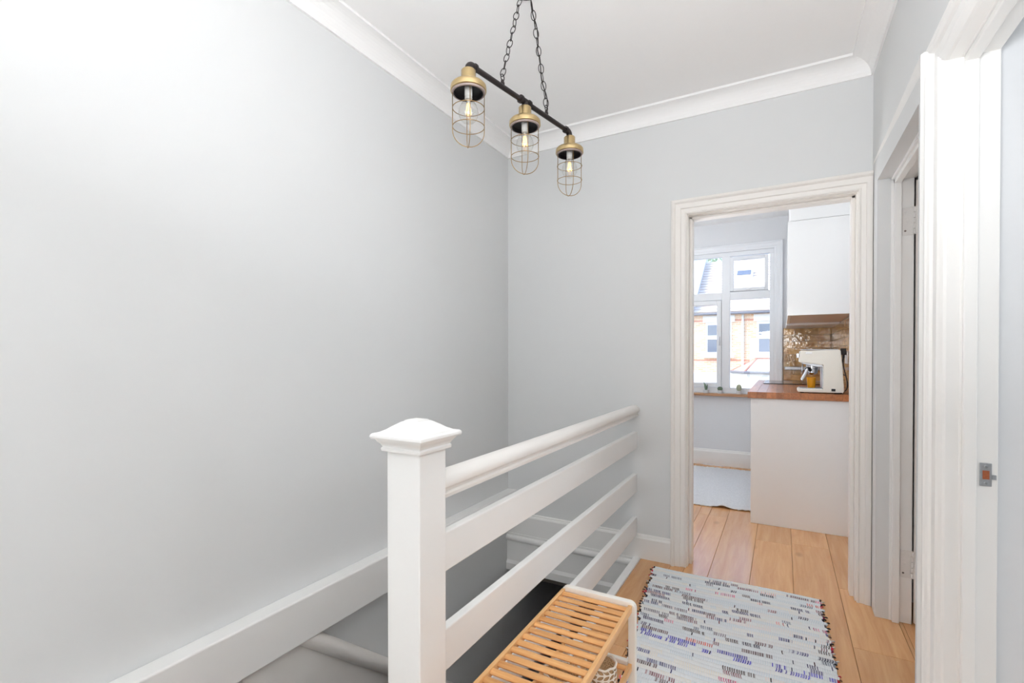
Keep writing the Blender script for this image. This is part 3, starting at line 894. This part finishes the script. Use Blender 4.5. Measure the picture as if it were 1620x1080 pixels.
# lace baskets on the lower shelf
def lace_basket(name, x, y, z, r, h, label, grp=None):
    b = empty(name, (x, y, z), label, 'basket', grp)
    bm = bmesh.new()
    n, m_ = 16, 4
    vv = []
    for j in range(m_ + 1):
        rr = r * (1 + 0.07 * math.sin(math.pi * j / m_))
        vv.append([bm.verts.new((rr * math.cos(2 * math.pi * (i + 0.5 * (j % 2)) / n), rr * math.sin(2 * math.pi * (i + 0.5 * (j % 2)) / n), h * j / m_)) for i in range(n)])
    fs_ = []
    for j in range(m_):
        for i in range(n):
            fs_.append(bm.faces.new((vv[j][i], vv[j][(i + 1) % n], vv[j + 1][(i + 1) % n], vv[j + 1][i])))
    bmesh.ops.inset_individual(bm, faces=fs_, thickness=r * 0.098)
    bmesh.ops.delete(bm, geom=fs_, context='FACES_ONLY')
    me = bpy.data.meshes.new('lace_shell')
    bm.to_mesh(me); bm.free()
    me.materials.append(M['cotton'])
    o = inst('lace_shell', me, (x, y, z), b)
    md = o.modifiers.new('thick', 'SOLIDIFY'); md.thickness = 0.0028; md.offset = 0
    md = o.modifiers.new('soft', 'SUBSURF'); md.levels = 2; md.render_levels = 2
    for p in me.polygons: p.use_smooth = True
    # woven lining and the woven pad on top
    MB().lathe([(0.0005, 0.002), (r * 0.90, 0.002), (r * 0.97, h * 0.5), (r * 0.93, h * 0.90), (r * 0.86, h * 0.90), (r * 0.84, 0.008), (0.0005, 0.008)], (x, y, z), 26, caps=False).build('woven_lining', M['wicker'], b, smooth=True)
    wv = MB()
    for a0 in (0.6, 0.6 + math.pi / 2):
        u = Vector((math.cos(a0), math.sin(a0), 0)); w_ = Vector((-math.sin(a0), math.cos(a0), 0))
        for k in range(-6, 7):
            d = k * r * 0.135
            half = math.sqrt(max(0, (r * 0.88) ** 2 - d * d))
            if half < 0.008: continue
            pts = [Vector((x, y, z + h * 0.86)) + u * (half * (2 * q / 14 - 1)) + w_ * d + Vector((0, 0, 0.0016 * (1 if (q + k) % 2 else -1) * (1 if a0 < 1 else -1))) for q in range(15)]
            wv.tube(pts, 0.0022, 5)
    wv.build('woven_pad', M['wicker'], b, smooth=True, kind='stuff')
    MB().tube([(x + r * 1.0 * math.cos(2 * math.pi * k / 32), y + r * 1.0 * math.sin(2 * math.pi * k / 32), z + h + 0.0025 * math.sin(k * math.pi / 2)) for k in range(32)], 0.0035, 7, loop=True).build('rim_cord', M['cotton'], b, smooth=True)
    return b


lace_basket('lace_basket', -0.484, 1.425, 0.1965, 0.046, 0.062, 'white lace basket nearest the right leg of the bamboo rack')
lace_basket('lace_basket', -0.565, 1.315, 0.1965, 0.054, 0.070, 'white lace basket seen between the bamboo slats, left of the other basket')

# ------------------------------------------------------------------ rag rug on the landing
def rag_rug():
    rr = random.Random(21)
    y0, y1 = 1.36, 2.775
    nr, nc, sub = 56, 184, 4
    pale = [(222, 229, 233), (228, 233, 236), (216, 225, 231), (233, 236, 237), (238, 238, 236), (224, 232, 238), (230, 234, 238)]
    warm = [(240, 234, 224), (241, 230, 226), (236, 232, 228), (243, 239, 232)]
    darks = [(52, 48, 78), (84, 62, 64), (40, 40, 56), (124, 78, 84), (110, 100, 108), (74, 74, 112), (96, 104, 120), (70, 60, 58)]
    col = []
    for i in range(nr):
        f = i / nr                                   # 1 = far edge
        base = rr.choice(pale) if rr.random() < 0.74 else rr.choice(warm)
        row = [base] * nc
        yy = y0 + (y1 - y0) * f
        blue = abs(yy - 2.085) < 0.026
        busy = 0.0 if f > 0.975 else (0.86 if blue else (0.50 if yy > 2.11 else 0.20))
        if i % 3 == 2 and not blue: busy *= 0.35
        j = rr.randint(0, 8)
        while j < nc:
            w_ = rr.choice([6, 9, 12, 16, 22, 28])
            if rr.random() < busy:
                if blue: c = rr.choice([(46, 44, 158), (64, 62, 170), (52, 50, 140)])
                else:
                    q = rr.random()
                    c = rr.choice(darks) if q < 0.86 else rr.choice([(226, 130, 122), (232, 170, 160), (206, 96, 128), (214, 92, 84)])
                for k in range(j, min(nc, j + w_)):
                    g = rr.uniform(0.8, 1.3); h_ = rr.uniform(0.15, 0.55)
                    row[k] = tuple(min(248, v * g * (1 - h_) + 226 * h_) for v in c) if rr.random() < 0.9 else base
            elif rr.random() < 0.35:
                c = rr.choice(pale + warm)
                for k in range(j, min(nc, j + w_)): row[k] = c
            j += w_ + rr.choice([0, 3, 8, 14, 20])
        if rr.random() < 0.55: row[0] = row[1] = rr.choice([(48, 42, 44), (104, 78, 58), (206, 70, 80), (66, 60, 66), (236, 128, 122)])
        if rr.random() < 0.45: row[-1] = row[-2] = rr.choice([(48, 42, 44), (200, 56, 66), (78, 56, 50), (128, 50, 78)])
        # pale warp threads cross every second column; single stray flecks
        out = []
        for k in range(nc):
            c = row[k]
            if k % 2 and 1 < k < nc - 2:
                m_ = 0.72 if sum(c) < 480 else 1.0
                c = tuple(c[q] * (1 - m_) + (232, 235, 237)[q] * m_ for q in range(3))
            elif sum(c) > 600 and rr.random() < 0.012:
                c = rr.choice(darks)
            out.append(c)
        col.append(out)
    verts, faces, fc = [], [], []
    off0 = [rr.uniform(-0.007, 0.007) for i in range(nr)]
    off1 = [rr.uniform(-0.007, 0.007) for i in range(nr)]
    nv = nc + 1
    prof = [0.0040, 0.0076, 0.0088, 0.0076]          # round back of each rag strip
    nrow = nr * sub + 1
    for r in range(nrow):
        i = min(r // sub, nr - 1)
        f = r / (nrow - 1)
        zz = prof[r % sub]
        y = y0 + (y1 - y0) * f
        xl = -0.475 - 0.160 * f + off0[i] * (1 if r % sub else 0.3)
        xr = 0.212 - 0.045 * f + off1[i] * (1 if r % sub else 0.3)
        for j in range(nv):
            g = j / nc
            wob = 0.006 * math.sin(g * 7 + f * 3) + 0.020 * g * (f - 0.2)
            dip = 0.0009 if (j // 1) % 2 else 0.0
            verts.append((xl + (xr - xl) * g, y + wob, zz - dip + 0.0010 * noise.noise(Vector((g * 30, f * 40, 0))) + 0.0005))
    for r in range(nrow - 1):
        a = r * nv
        i = r // sub
        for j in range(nc):
            faces.append((a + j, a + j + 1, a + nv + j + 1, a + nv + j))
            fc.append(col[i][j])
    loop = [j for j in range(nv)] + [i * nv + nc for i in range(1, nrow)] + [(nrow - 1) * nv + j for j in range(nc - 1, -1, -1)] + [i * nv for i in range(nrow - 2, 0, -1)]
    b0 = len(verts)
    for k in loop:
        verts.append((verts[k][0], verts[k][1], 0.0006))
    for k in range(len(loop)):
        k2 = (k + 1) % len(loop)
        faces.append((loop[k], b0 + k, b0 + k2, loop[k2]))
        fc.append((214, 212, 210))
    faces.append(tuple(b0 + k for k in range(len(loop))))
    fc.append((200, 200, 200))
    org = Vector((-0.17, 2.05, 0))
    me = bpy.data.meshes.new('rag_rug')
    me.from_pydata([tuple(Vector(p) - org) for p in verts], [], faces)
    at = me.color_attributes.new('weave', 'FLOAT_COLOR', 'CORNER')
    buf = []
    for p in me.polygons:
        c_ = lin(fc[p.index])
        for _ in range(p.loop_total):
            buf += [c_[0], c_[1], c_[2], 1.0]
    at.data.foreach_set('color', buf)
    m, nt, b = new_mat('woven_rags')
    ca = nd(nt, 'ShaderNodeVertexColor', layer_name='weave')
    tc = nd(nt, 'ShaderNodeTexCoord')
    no = nd(nt, 'ShaderNodeTexNoise'); no.inputs['Scale'].default_value = 420
    nt.links.new(tc.outputs['Object'], no.inputs['Vector'])
    mr = nd(nt, 'ShaderNodeMapRange'); mr.inputs['To Min'].default_value = 0.88; mr.inputs['To Max'].default_value = 1.12
    nt.links.new(no.outputs['Fac'], mr.inputs['Value'])
    mu = nd(nt, 'ShaderNodeVectorMath', operation='SCALE')
    nt.links.new(ca.outputs['Color'], mu.inputs[0]); nt.links.new(mr.outputs[0], mu.inputs['Scale'])
    nt.links.new(mu.outputs[0], b.inputs['Base Color'])
    b.inputs['Roughness'].default_value = 0.95
    b.inputs['Specular IOR Level'].default_value = 0.1
    me.materials.append(m)
    o = inst('rag_rug', me, org)
    tag(o, 'pale blue and white woven rag rug with dark flecks on landing floor', 'rug')
    # loose ends of rag along both selvedges
    cols = {'dark': plain('dark_rag_end', (44, 38, 40), 0.95), 'red': plain('red_rag_end', (206, 64, 74), 0.95), 'pale': plain('pale_rag_end', (226, 222, 216), 0.95), 'brown': plain('brown_rag_end', (110, 80, 58), 0.95)}
    for i in range(20, nr - 1):
        for side in (0, 1):
            if rr.random() < 0.75:
                row = (i * sub + 2) * nv
                p = Vector(verts[row + (0 if side == 0 else nc)])
                d = -1 if side == 0 else 1
                l_ = rr.uniform(0.005, 0.011)
                pts = [p + Vector((d * -0.003, 0, 0)), p + Vector((d * l_ * 0.6, 0.003, 0.001)), p + Vector((d * l_, 0.007, -0.003)), p + Vector((d * l_ * 0.4, 0.010, -0.004))]
                MB().tube(pts, 0.0026, 5).build('rag_end', cols[rr.choice(['dark', 'dark', 'red', 'pale', 'brown'])], o, smooth=True)


rag_rug()

# kitchen rug
verts, faces = [], []
nx, ny = 110, 100
for j in range(ny + 1):
    for i in range(nx + 1):
        u, v = i / nx, j / ny
        x = -1.45 + 1.25 * u
        y = 4.045 + 0.06 * u + 1.43 * v + 0.004 * math.sin(u * 40)
        lift = 0.016 * math.exp(-((x + 0.40) / 0.055) ** 2) * math.exp(-(v / 0.05) ** 2) + 0.012 * math.exp(-((x + 0.14) / 0.10) ** 2) * math.exp(-(v / 0.06) ** 2)
        zz = 0.008 + 0.0055 * noise.noise(Vector((x * 60, y * 45, 0))) + 0.002 * math.sin(y * 120) + lift
        verts.append((x, y, zz))
for j in range(ny):
    for i in range(nx):
        a = j * (nx + 1) + i
        faces.append((a, a + 1, a + nx + 2, a + nx + 1))
org = Vector((-0.8, 4.8, 0))
me = bpy.data.meshes.new('kitchen_rug')
me.from_pydata([tuple(Vector(p) - org) for p in verts], [], faces)
for p in me.polygons: p.use_smooth = True
M['krug'] = plain('bleached_wool', (226, 226, 227), 0.95, var=0.14, bump=0.6, scale=90, spec=0.1)
me.materials.append(M['krug'])
o = inst('kitchen_rug', me, org)
md = o.modifiers.new('thick', 'SOLIDIFY'); md.thickness = 0.006; md.offset = -1
tag(o, 'off-white knotted wool rug on the kitchen floor beneath the window', 'rug')

# ------------------------------------------------------------------ kitchen furniture
BY = 3.850
base = empty('base_cabinet', (0.12, 4.7, 0), 'white kitchen base cabinet run with plain end panel under wooden worktop', 'cabinet')
MB().box(-0.195, KX - 0.004, BY, BY + 0.020, 0.0, 0.892).build('end_panel', M['panelw'], base, bevel=0.0015)
MB().box(-0.172, KX - 0.004, BY + 0.021, KY - 0.02, 0.10, 0.892).build('carcass', M['panelw'], base)
MB().box(-0.130, KX - 0.02, BY + 0.021, KY - 0.02, 0.0, 0.099).build('plinth', M['panelw'], base)
for k in range(3):
    ya = BY + 0.023 + k * 0.600
    if ya + 0.59 > KY - 0.02: yb = KY - 0.022
    else: yb = ya + 0.596
    dr = MB().box(-0.194, -0.173, ya, yb, 0.105, 0.868).build('cabinet_door', M['gloss'], base, bevel=0.0015)
wt = empty('worktop', (0.11, 4.75, 0.893), 'oiled wooden stave worktop on white base cabinet', 'worktop')
x = -0.216
rnd = random.Random(11)
while x < KX - 0.003:
    w_ = min(rnd.choice([0.036, 0.044, 0.052, 0.06]), KX - 0.002 - x)
    if KX - 0.002 - (x + w_) < 0.02: w_ = KX - 0.002 - x
    MB().box(x + 0.0003, x + w_ - 0.0003, BY - 0.018, KY - 0.002, 0.894, 0.938).build('stave', M['stave'], wt, bevel=0.0008, seg=1)
    x += w_

hb = empty('ceramic_hob', (0.12, 5.22, 0.938), 'black glass hob let into the worktop near the window', 'hob')
MB().box(-0.150, 0.370, 4.93, 5.50, 0.939, 0.945).build('hob_glass', M['hob'], hb, bevel=0.002)
for (a, b_) in ((0.0, 5.07), (0.24, 5.07), (0.0, 5.35), (0.24, 5.35)):
    MB().lathe([(0.085, 0.9450), (0.085, 0.9454), (0.080, 0.9454), (0.080, 0.9450)], (a, b_, 0), 32, caps=False).build('cooking_ring', M['steel'], hb)

wc = empty('wall_cabinet', (0.23, 4.4, 1.475), 'white gloss wall cabinet hanging above the tiled splashback', 'cabinet')
MB().box(0.030, KX - 0.003, BY, BY + 0.018, 1.472, 2.118).build('end_panel', M['gloss'], wc, bevel=0.001)
MB().box(0.056, KX - 0.003, BY + 0.019, 4.95, 1.492, 2.118).build('carcass', M['panelw'], wc)
M['under'] = wood('cabinet_underside_wood', (232, 214, 204), (242, 228, 220), 0.25, stretch=(4, 18, 18), rand=0.03)
MB().box(0.056, KX - 0.003, BY + 0.019, 4.95, 1.480, 1.4915).build('underside_panel', M['under'], wc)
MB().box(0.032, 0.054, BY + 0.020, 4.40, 1.474, 2.118).build('cabinet_door', M['gloss'], wc, bevel=0.001)
MB().box(0.032, 0.054, 4.403, 4.95, 1.474, 2.118).build('cabinet_door', M['gloss'], wc, bevel=0.001)
MB().box(0.045, KX - 0.003, BY + 0.004, 5.0, 2.121, ZC - 0.002).build('top_filler', M['panelw'], wc)
hd = empty('extractor_hood', (0.22, 5.3, 1.46), 'slim white extractor hood past the wall cabinet', 'hood')
MB().box(0.035, KX - 0.004, 4.953, 5.56, 1.500, 1.62).build('hood_body', M['panelw'], hd, bevel=0.002)
MB().box(0.030, KX - 0.004, 4.953, 5.60, 1.462, 1.499).build('hood_visor', M['panelw'], hd, bevel=0.002)

# splashback tiles, far wall and right wall
TH, TW = 0.066, 0.200
tm = MB().box(-TW / 2 + 0.0015, TW / 2 - 0.0015, -0.008, 0.0, -TH / 2 + 0.0015, TH / 2 - 0.0015).mesh('tile_mesh')
bm = bmesh.new(); bm.from_mesh(tm)
bmesh.ops.bevel(bm, geom=bm.edges[:], offset=0.0022, segments=2, affect='EDGES')
bm.to_mesh(tm); bm.free()
tm.materials.append(M['tile'])
MB().box(0.008, KX - 0.001, KY - 0.003, KY, 0.940, 1.475).build('grout_bed', M['grout'], wfar)
MB().box(KX - 0.003, KX, BY, KY - 0.004, 0.940, 1.478).build('grout_bed', M['grout'], wkr)
rnd = random.Random(5)
for r in range(8):
    z = 0.940 + TH * (r + 0.5)
    # far wall, running bond cut at the ends by scaling
    x = 0.010 - (0.1 if r % 2 else 0.0)
    while x < KX - 0.015:
        a, b_ = max(x, 0.010), min(x + TW, KX - 0.011)
        if b_ - a > 0.02:
            inst('tile', tm, ((a + b_) / 2, KY - 0.003, z), wfar, rot=(rnd.uniform(-.012, .012), 0, rnd.uniform(-.008, .008)), scale=((b_ - a) / TW, 1, 1))
        x += TW
    y = BY - (0.1 if r % 2 else 0.0)
    while y < KY - 0.015:
        a, b_ = max(y, BY), min(y + TW, KY - 0.012)
        if b_ - a > 0.02:
            inst('tile', tm, (KX - 0.003, (a + b_) / 2, z), wkr, rot=(rnd.uniform(-.012, .012), 0, math.radians(-90) + rnd.uniform(-.008, .008)), scale=((b_ - a) / TW, 1, 1))
        y += TW
rl = empty('utensil_rail', (0.2, KY - 0.04, 1.08), 'pale steel bar mounted across the amber tiles', 'rail')
MB().box(0.020, 0.36, KY - 0.055, KY - 0.040, 1.048, 1.082).build('rail_bar', M['steel'], rl, bevel=0.005)
for x in (0.05, 0.33):
    MB().box(x - 0.008, x + 0.008, KY - 0.041, KY - 0.011, 1.058, 1.072).build('rail_bracket', M['steel'], rl)

# coffee machine
cmz = 0.938
cm = empty('coffee_machine', (0.23, 3.98, cmz), 'cream espresso machine with chrome portafilter on the worktop end', 'coffee machine')
c0, c1 = 3.885, 4.085
body = [(0.094, cmz + 0.006), (0.355, cmz + 0.006), (0.361, cmz + 0.020), (0.350, 1.130), (0.340, 1.228), (0.334, 1.235), (0.112, 1.229), (0.106, 1.224), (0.103, 1.152), (0.106, 1.149), (0.241, 1.131),
        (0.243, 1.127), (0.243, 0.972), (0.240, 0.967), (0.098, 0.966), (0.093, 0.962)]
MB().prism(body, 'y', c0, c1).build('machine_body', M['cream'], cm, bevel=0.006, seg=3)
for (x, y) in ((0.12, c0 + 0.03), (0.33, c0 + 0.03), (0.12, c1 - 0.03), (0.33, c1 - 0.03)):
    MB().lathe([(0.012, cmz + 0.0002), (0.012, cmz + 0.007)], (x, y, 0), 14).build('foot', M['black'], cm)
MB().box(0.104, 0.238, c0 + 0.012, c1 - 0.012, 0.9655, 0.9730).build('drip_tray', M['steel'], cm, bevel=0.002)
MB().box(0.236, 0.2435, c0 + 0.004, c1 - 0.004, 0.974, 1.126).build('splash_plate', M['steel'], cm, bevel=0.002)
MB().prism([(0.110, 1.150), (0.238, 1.133), (0.238, 1.118), (0.205, 1.118), (0.120, 1.140)], 'y', c0 + 0.004, c1 - 0.004).build('head_underside', M['steel'], cm, bevel=0.002)
MB().lathe([(0.033, 1.104), (0.036, 1.106), (0.036, 1.134), (0.030, 1.138)], (0.180, 3.965, 0), 24).build('group_head', M['chrome'], cm, smooth=True, angle=40)
pf = MB().lathe([(0.012, 1.060), (0.024, 1.066), (0.034, 1.076), (0.035, 1.104), (0.030, 1.104)], (0.180, 3.965, 0), 24).build('portafilter', M['chrome'], cm, smooth=True, angle=40)
MB().tube([(0.170, 3.930, 1.094), (0.158, 3.895, 1.106), (0.148, 3.872, 1.102)], [0.010, 0.012, 0.012], 12).build('handle_collar', M['black'], pf, smooth=True, angle=60)
MB().tube([(0.150, 3.878, 1.104), (0.134, 3.852, 1.066), (0.118, 3.832, 1.034), (0.115, 3.829, 1.028)], [0.009, 0.0095, 0.010, 0.006], 14).build('handle', M['chrome'], pf, smooth=True, angle=60)
MB().tube([(0.128, 4.03, 1.138), (0.126, 4.02, 1.11), (0.122, 4.005, 1.06)], 0.0045, 10).build('steam_wand', M['chrome'], cm, smooth=True)
MB().box(0.086, 0.104, 3.93, 3.985, 1.178, 1.212).build('control_knob', M['chrome'], cm, bevel=0.004)
MB().box(0.140, 0.178, c0 - 0.0012, c0 + 0.001, 1.208, 1.219).build('badge', M['badge'], cm, bevel=0.0006)
MB().box(0.289, 0.312, c0 - 0.003, c0 + 0.001, 0.955, 0.972).build('power_switch', M['black'], cm, bevel=0.002)
MB().box(0.115, 0.330, c0 + 0.03, c1 - 0.03, 1.2335, 1.2395).build('cup_warmer_tray', M['steel'], cm, bevel=0.002)
# plug and looping cord on the side wall
sk = empty('wall_socket', (KX - 0.012, 4.30, 1.15), 'white plug socket on the tiles behind the coffee machine', 'socket')
MB().box(KX - 0.021, KX - 0.0115, 4.24, 4.385, 1.135, 1.225).build('socket_plate', M['panelw'], sk, bevel=0.003)
MB().box(KX - 0.0225, KX - 0.0212, 4.345, 4.362, 1.20, 1.215).build('socket_switch', M['badge'], sk)
pg = MB().box(KX - 0.058, KX - 0.0225, 4.262, 4.312, 1.200, 1.248).box(KX - 0.046, KX - 0.030, 4.280, 4.296, 1.176, 1.201)
pg.build('plug', M['black'], cm, bevel=0.004)
pts = [(KX - 0.038, 4.288, 1.178), (KX - 0.040, 4.270, 1.12), (KX - 0.030, 4.24, 1.06), (KX - 0.024, 4.20, 1.01), (KX - 0.026, 4.16, 0.968), (KX - 0.045, 4.10, 0.946), (KX - 0.066, 4.03, 0.944), (KX - 0.070, 3.94, 0.944), (KX - 0.085, 3.885, 0.944), (KX - 0.125, 3.872, 0.943)]


def smooth_path(p, n=8):
    p = [Vector(q) for q in p]
    out = []
    for i in range(len(p) - 1):
        a, b_, c, d = p[max(i - 1, 0)], p[i], p[i + 1], p[min(i + 2, len(p) - 1)]
        for k in range(n):
            t_ = k / n
            out.append(0.5 * ((2 * b_) + (-a + c) * t_ + (2 * a - 5 * b_ + 4 * c - d) * t_ ** 2 + (-a + 3 * b_ - 3 * c + d) * t_ ** 3))
    out.append(p[-1])
    return out


MB().tube(smooth_path(pts), 0.0038, 8).build('power_cord', M['black'], cm, smooth=True)
pts = [(KX - 0.040, 4.286, 1.178), (KX - 0.052, 4.27, 1.12), (KX - 0.050, 4.25, 1.07), (KX - 0.034, 4.235, 1.05)]
MB().tube(smooth_path(pts), 0.0038, 8).build('cord_loop', M['black'], cm, smooth=True)

# orange glass on the drip tray
g = MB().lathe([(0.0005, 0.9735), (0.0225, 0.9735), (0.0235, 0.976), (0.0285, 1.046), (0.0272, 1.046), (0.0222, 0.979), (0.0005, 0.979)], (0.176, 3.935, 0), 28, caps=False)
tag(g.build('espresso_cup', M['orange'], smooth=True, angle=50), 'small orange glass cup under the portafilter of the coffee machine', 'cup')


# plants on the kitchen sill
def plant(name, x, y, kind, label):
    p = empty(name, (x, y, 0.786), label, 'plant', 'small plants on the kitchen window sill')
    z = 0.7862
    if kind == 0:
        MB().lathe([(0.026, z), (0.032, z + 0.034), (0.029, z + 0.034), (0.027, z + 0.03), (0.0005, z + 0.03)], (x, y, 0), 20).build('pot', M['pot'], p, smooth=True, angle=40)
        rr = random.Random(4)
        for k in range(7):
            a = k * 0.9
            l_ = rr.uniform(0.05, 0.095)
            d = Vector((math.cos(a), math.sin(a), 0)) * rr.uniform(0.010, 0.026)
            b0 = Vector((x, y, z + 0.028))
            MB().tube([b0 + d * 0.3, b0 + d * 0.7 + Vector((0, 0, l_ * 0.5)), b0 + d * 1.3 + Vector((0, 0, l_))], [0.006, 0.0075, 0.0015], 7).build('leaf', M['cactus'], p, smooth=True)
    else:
        MB().lathe([(0.022, z), (0.027, z + 0.034), (0.024, z + 0.034), (0.023, z + 0.03), (0.0005, z + 0.03)], (x, y, 0), 20).build('pot', M['pot'], p, smooth=True, angle=40)
        h = 0.045 if kind == 1 else 0.075
        n, prof = 20, []
        rings = []
        for j in range(9):
            th = math.pi * j / 8
            r0 = 0.0225 * math.sin(th) + 0.001
            zz = z + 0.028 + h * (1 - math.cos(th)) / 2
            rings.append([(x + r0 * (1 + 0.14 * math.cos(10 * 2 * math.pi * k / 40)) * math.cos(2 * math.pi * k / 40), y + r0 * (1 + 0.14 * math.cos(10 * 2 * math.pi * k / 40)) * math.sin(2 * math.pi * k / 40), zz) for k in range(40)])
        MB().rings(rings).build('cactus_body', M['cactus'] if kind == 1 else M['cactusp'], p, smooth=True)


plant('potted_succulent', -0.725, KY - 0.035, 0, 'spiky green succulent in white pot, leftmost plant on the window sill')
plant('potted_cactus', -0.585, KY - 0.035, 1, 'short round cactus in white pot, middle plant on the window sill')
plant('potted_cactus', -0.400, KY - 0.035, 2, 'pale tall cactus in white pot, rightmost plant on the window sill')

# ------------------------------------------------------------------ outside: the house across the street
struct('ground', MB().box(-60, 60, 5.9, 80, -3.2, -3.0), M['asphalt'])
hs = empty('terraced_house', (-2.0, 22, -3.0), 'sunlit pale brick terraced house across the street', 'house')
HY = 22.0
brick = MB().box(-16, 9, HY, HY + 7, 0.47, 2.92)
brick.build('brick_wall', M['brick'], hs)
MB().box(-16, 9, HY, HY + 7, -3.0, 0.469).build('rendered_wall', M['render'], hs)
rid = (25.6, 5.72)
MB().prism([(HY - 0.18, 2.93), (HY - 0.18, 2.98), (rid[0], rid[1]), (29.4, 2.98), (29.4, 2.93)], 'x', -16, 9).build('roof', M['rooftile'], hs)
roof_dir = Vector((0, rid[0] - (HY - 0.18), rid[1] - 2.98)).normalized()
rl_ = math.hypot(rid[0] - (HY - 0.18), rid[1] - 2.98)
rn = Vector((0, -roof_dir.z, roof_dir.y))
courses = MB()
k = 0.0
while k < rl_ - 0.05:
    c = Vector((0, HY - 0.18, 2.98)) + roof_dir * (k + 0.12) + rn * 0.02
    courses.obox(c, Vector((1, 0, 0)), (roof_dir - rn * 0.10).normalized(), rn, 12.5, 0.14, 0.018) if False else None
    for cxx in (-3.5,):
        courses.obox(Vector((cxx, c.y, c.z)), Vector((1, 0, 0)), (roof_dir * 1.0 - rn * 0.14).normalized(), (rn + roof_dir * 0.14).normalized(), 12.4, 0.13, 0.012)
    k += 0.25
courses.build('tile_courses', M['rooftile'], hs, kind='stuff')
MB().tube([(-16, HY - 0.24, 2.92), (9, HY - 0.24, 2.92)], 0.05, 10).build('gutter', M['gutter'], hs, smooth=True)
MB().prism([(HY - 0.30, 2.95), (HY - 0.30, 3.30), (rid[0], rid[1] + 0.42), (26.2, rid[1] + 0.42), (26.2, 2.95)], 'x', -3.62, -3.30).build('party_parapet', M['lead'], hs)
ft = MB().prism([(HY - 0.36, 3.28), (HY - 0.36, 3.36), (rid[0], rid[1] + 0.50), (rid[0], rid[1] + 0.42)], 'x', -3.68, -3.24).build('parapet_coping', M['lead'], hs)
# skylight propped open
sc = Vector((-1.52, 24.30, 2.98 + (24.30 - (HY - 0.18)) * (rid[1] - 2.98) / (rid[0] - (HY - 0.18))))
skl = MB().obox(sc + rn * 0.08, Vector((1, 0, 0)), roof_dir, rn, 0.36, 0.28, 0.08).build('skylight', M['render'], hs)
MB().obox(sc + rn * 0.175, Vector((1, 0, 0)), roof_dir, rn, 0.28, 0.20, 0.012).build('pane', M['farpane'], skl)


def far_window(x0, x1, z0, z1):
    w = MB().box(x0, x1, HY - 0.03, HY + 0.02, z0, z1).build('window', M['render'], hs)
    zm = (z0 + z1) / 2 - 0.02
    MB().box(x0 + 0.07, x1 - 0.07, HY - 0.045, HY - 0.031, zm + 0.17, z1 - 0.10).build('pane', M['farpane'], w)
    MB().box(x0 + 0.07, x1 - 0.07, HY - 0.045, HY - 0.031, z0 + 0.14, zm - 0.01).build('pane', M['farpane'], w)
    MB().box(x0 + 0.02, x1 - 0.02, HY - 0.07, HY - 0.031, zm + 0.01, zm + 0.14).build('meeting_rail', M['render'], w)
    MB().box(x0 - 0.12, x1 + 0.12, HY - 0.06, HY + 0.02, z1 + 0.01, 2.86).build('lintel', M['render'], hs)
    MB().box(x0 - 0.10, x1 + 0.10, HY - 0.14, HY + 0.02, z0 - 0.10, z0 - 0.005).build('window_sill', M['render'], hs)


for xw in (-6.6, -4.75, -2.84, -0.90, 1.05):
    far_window(xw, xw + 1.0, 1.19, 2.56)
for z in (2.62, 0.96):
    MB().box(-16, 9, HY - 0.012, HY + 0.01, z, z + 0.05).build('brick_string_course', M['redtile'], hs)
MB().tube([(-1.42, HY - 0.06, 2.90), (-1.42, HY - 0.06, -2.9)], 0.045, 8).build('downpipe', M['render'], hs, smooth=True)


def bay(x0, x1):
    yb, zt = HY - 0.9, 0.52
    b = MB().prism([(x0, HY), (x0 + 0.55, yb), (x1 - 0.55, yb), (x1, HY)], 'z', -3.0, zt).build('bay', M['render'], hs)
    a0 = Vector((x0 - 0.12, HY, zt)); a1 = Vector((x0 + 0.45, yb - 0.15, zt)); a2 = Vector((x1 - 0.45, yb - 0.15, zt)); a3 = Vector((x1 + 0.12, HY, zt))
    t0 = Vector((x0 + 0.85, HY, 1.06)); t1 = Vector((x1 - 0.85, HY, 1.06))
    rf = MB()
    rf.add([a0, a1, a2, a3, t0, t1], [[0, 1, 4], [1, 2, 5, 4], [2, 3, 5], [0, 4, 5, 3], [0, 3, 2, 1]])
    rf.build('bay_roof', M['rooftile'], b)
    for (p, q) in ((a1, t0), (a2, t1), (t0, t1), (a0, t0)):
        MB().tube([p + Vector((0, -0.01, 0.02)), q + Vector((0, -0.01, 0.02))], 0.035, 6).build('ridge_tiles', M['redtile'], b)
    MB().tube([a0, a1, a2, a3], 0.055, 8).build('bay_gutter', M['gutter'], b)


bay(-1.75, 2.0)
bay(-8.0, -4.6)
for (x, h) in ((-8.5, 1.0), (3.5, 1.2)):
    c = MB().box(x - 0.5, x + 0.5, 25.2, 26.0, 4.6, rid[1] + h).build('chimney', M['brick'], hs)


def tree(x, y, zt, r, label):
    t_ = empty('street_tree', (x, y, -3), label, 'tree')
    MB().tube([(x, y, -3), (x + 0.1, y, 1), (x, y, zt - r)], [0.25, 0.2, 0.12], 10).build('trunk', M['bark'], t_, smooth=True)
    rr = random.Random(int(x * 10))
    vs_, fs_ = [], []
    for k in range(900):
        d = Vector((rr.gauss(0, 1), rr.gauss(0, 1), rr.gauss(0, 1))).normalized() * r * rr.uniform(0.55, 1.0)
        c = Vector((x, y, zt - r)) + Vector((d.x * 1.5, d.y, d.z))
        a = Vector((rr.gauss(0, 1), rr.gauss(0, 1), rr.gauss(0, 1))).normalized()
        b_ = a.orthogonal().normalized()
        s = 0.22
        n0 = len(vs_)
        vs_ += [c - a * s, c + b_ * s * 0.6, c + a * s, c - b_ * s * 0.6]
        fs_.append([n0, n0 + 1, n0 + 2, n0 + 3])
    MB().add(vs_, fs_).build('crown', M['leaf'], t_, kind='stuff')


tree(-4.4, 36.0, 8.3, 2.4, 'hazy green tree crown just above the roof ridge of the brick house')
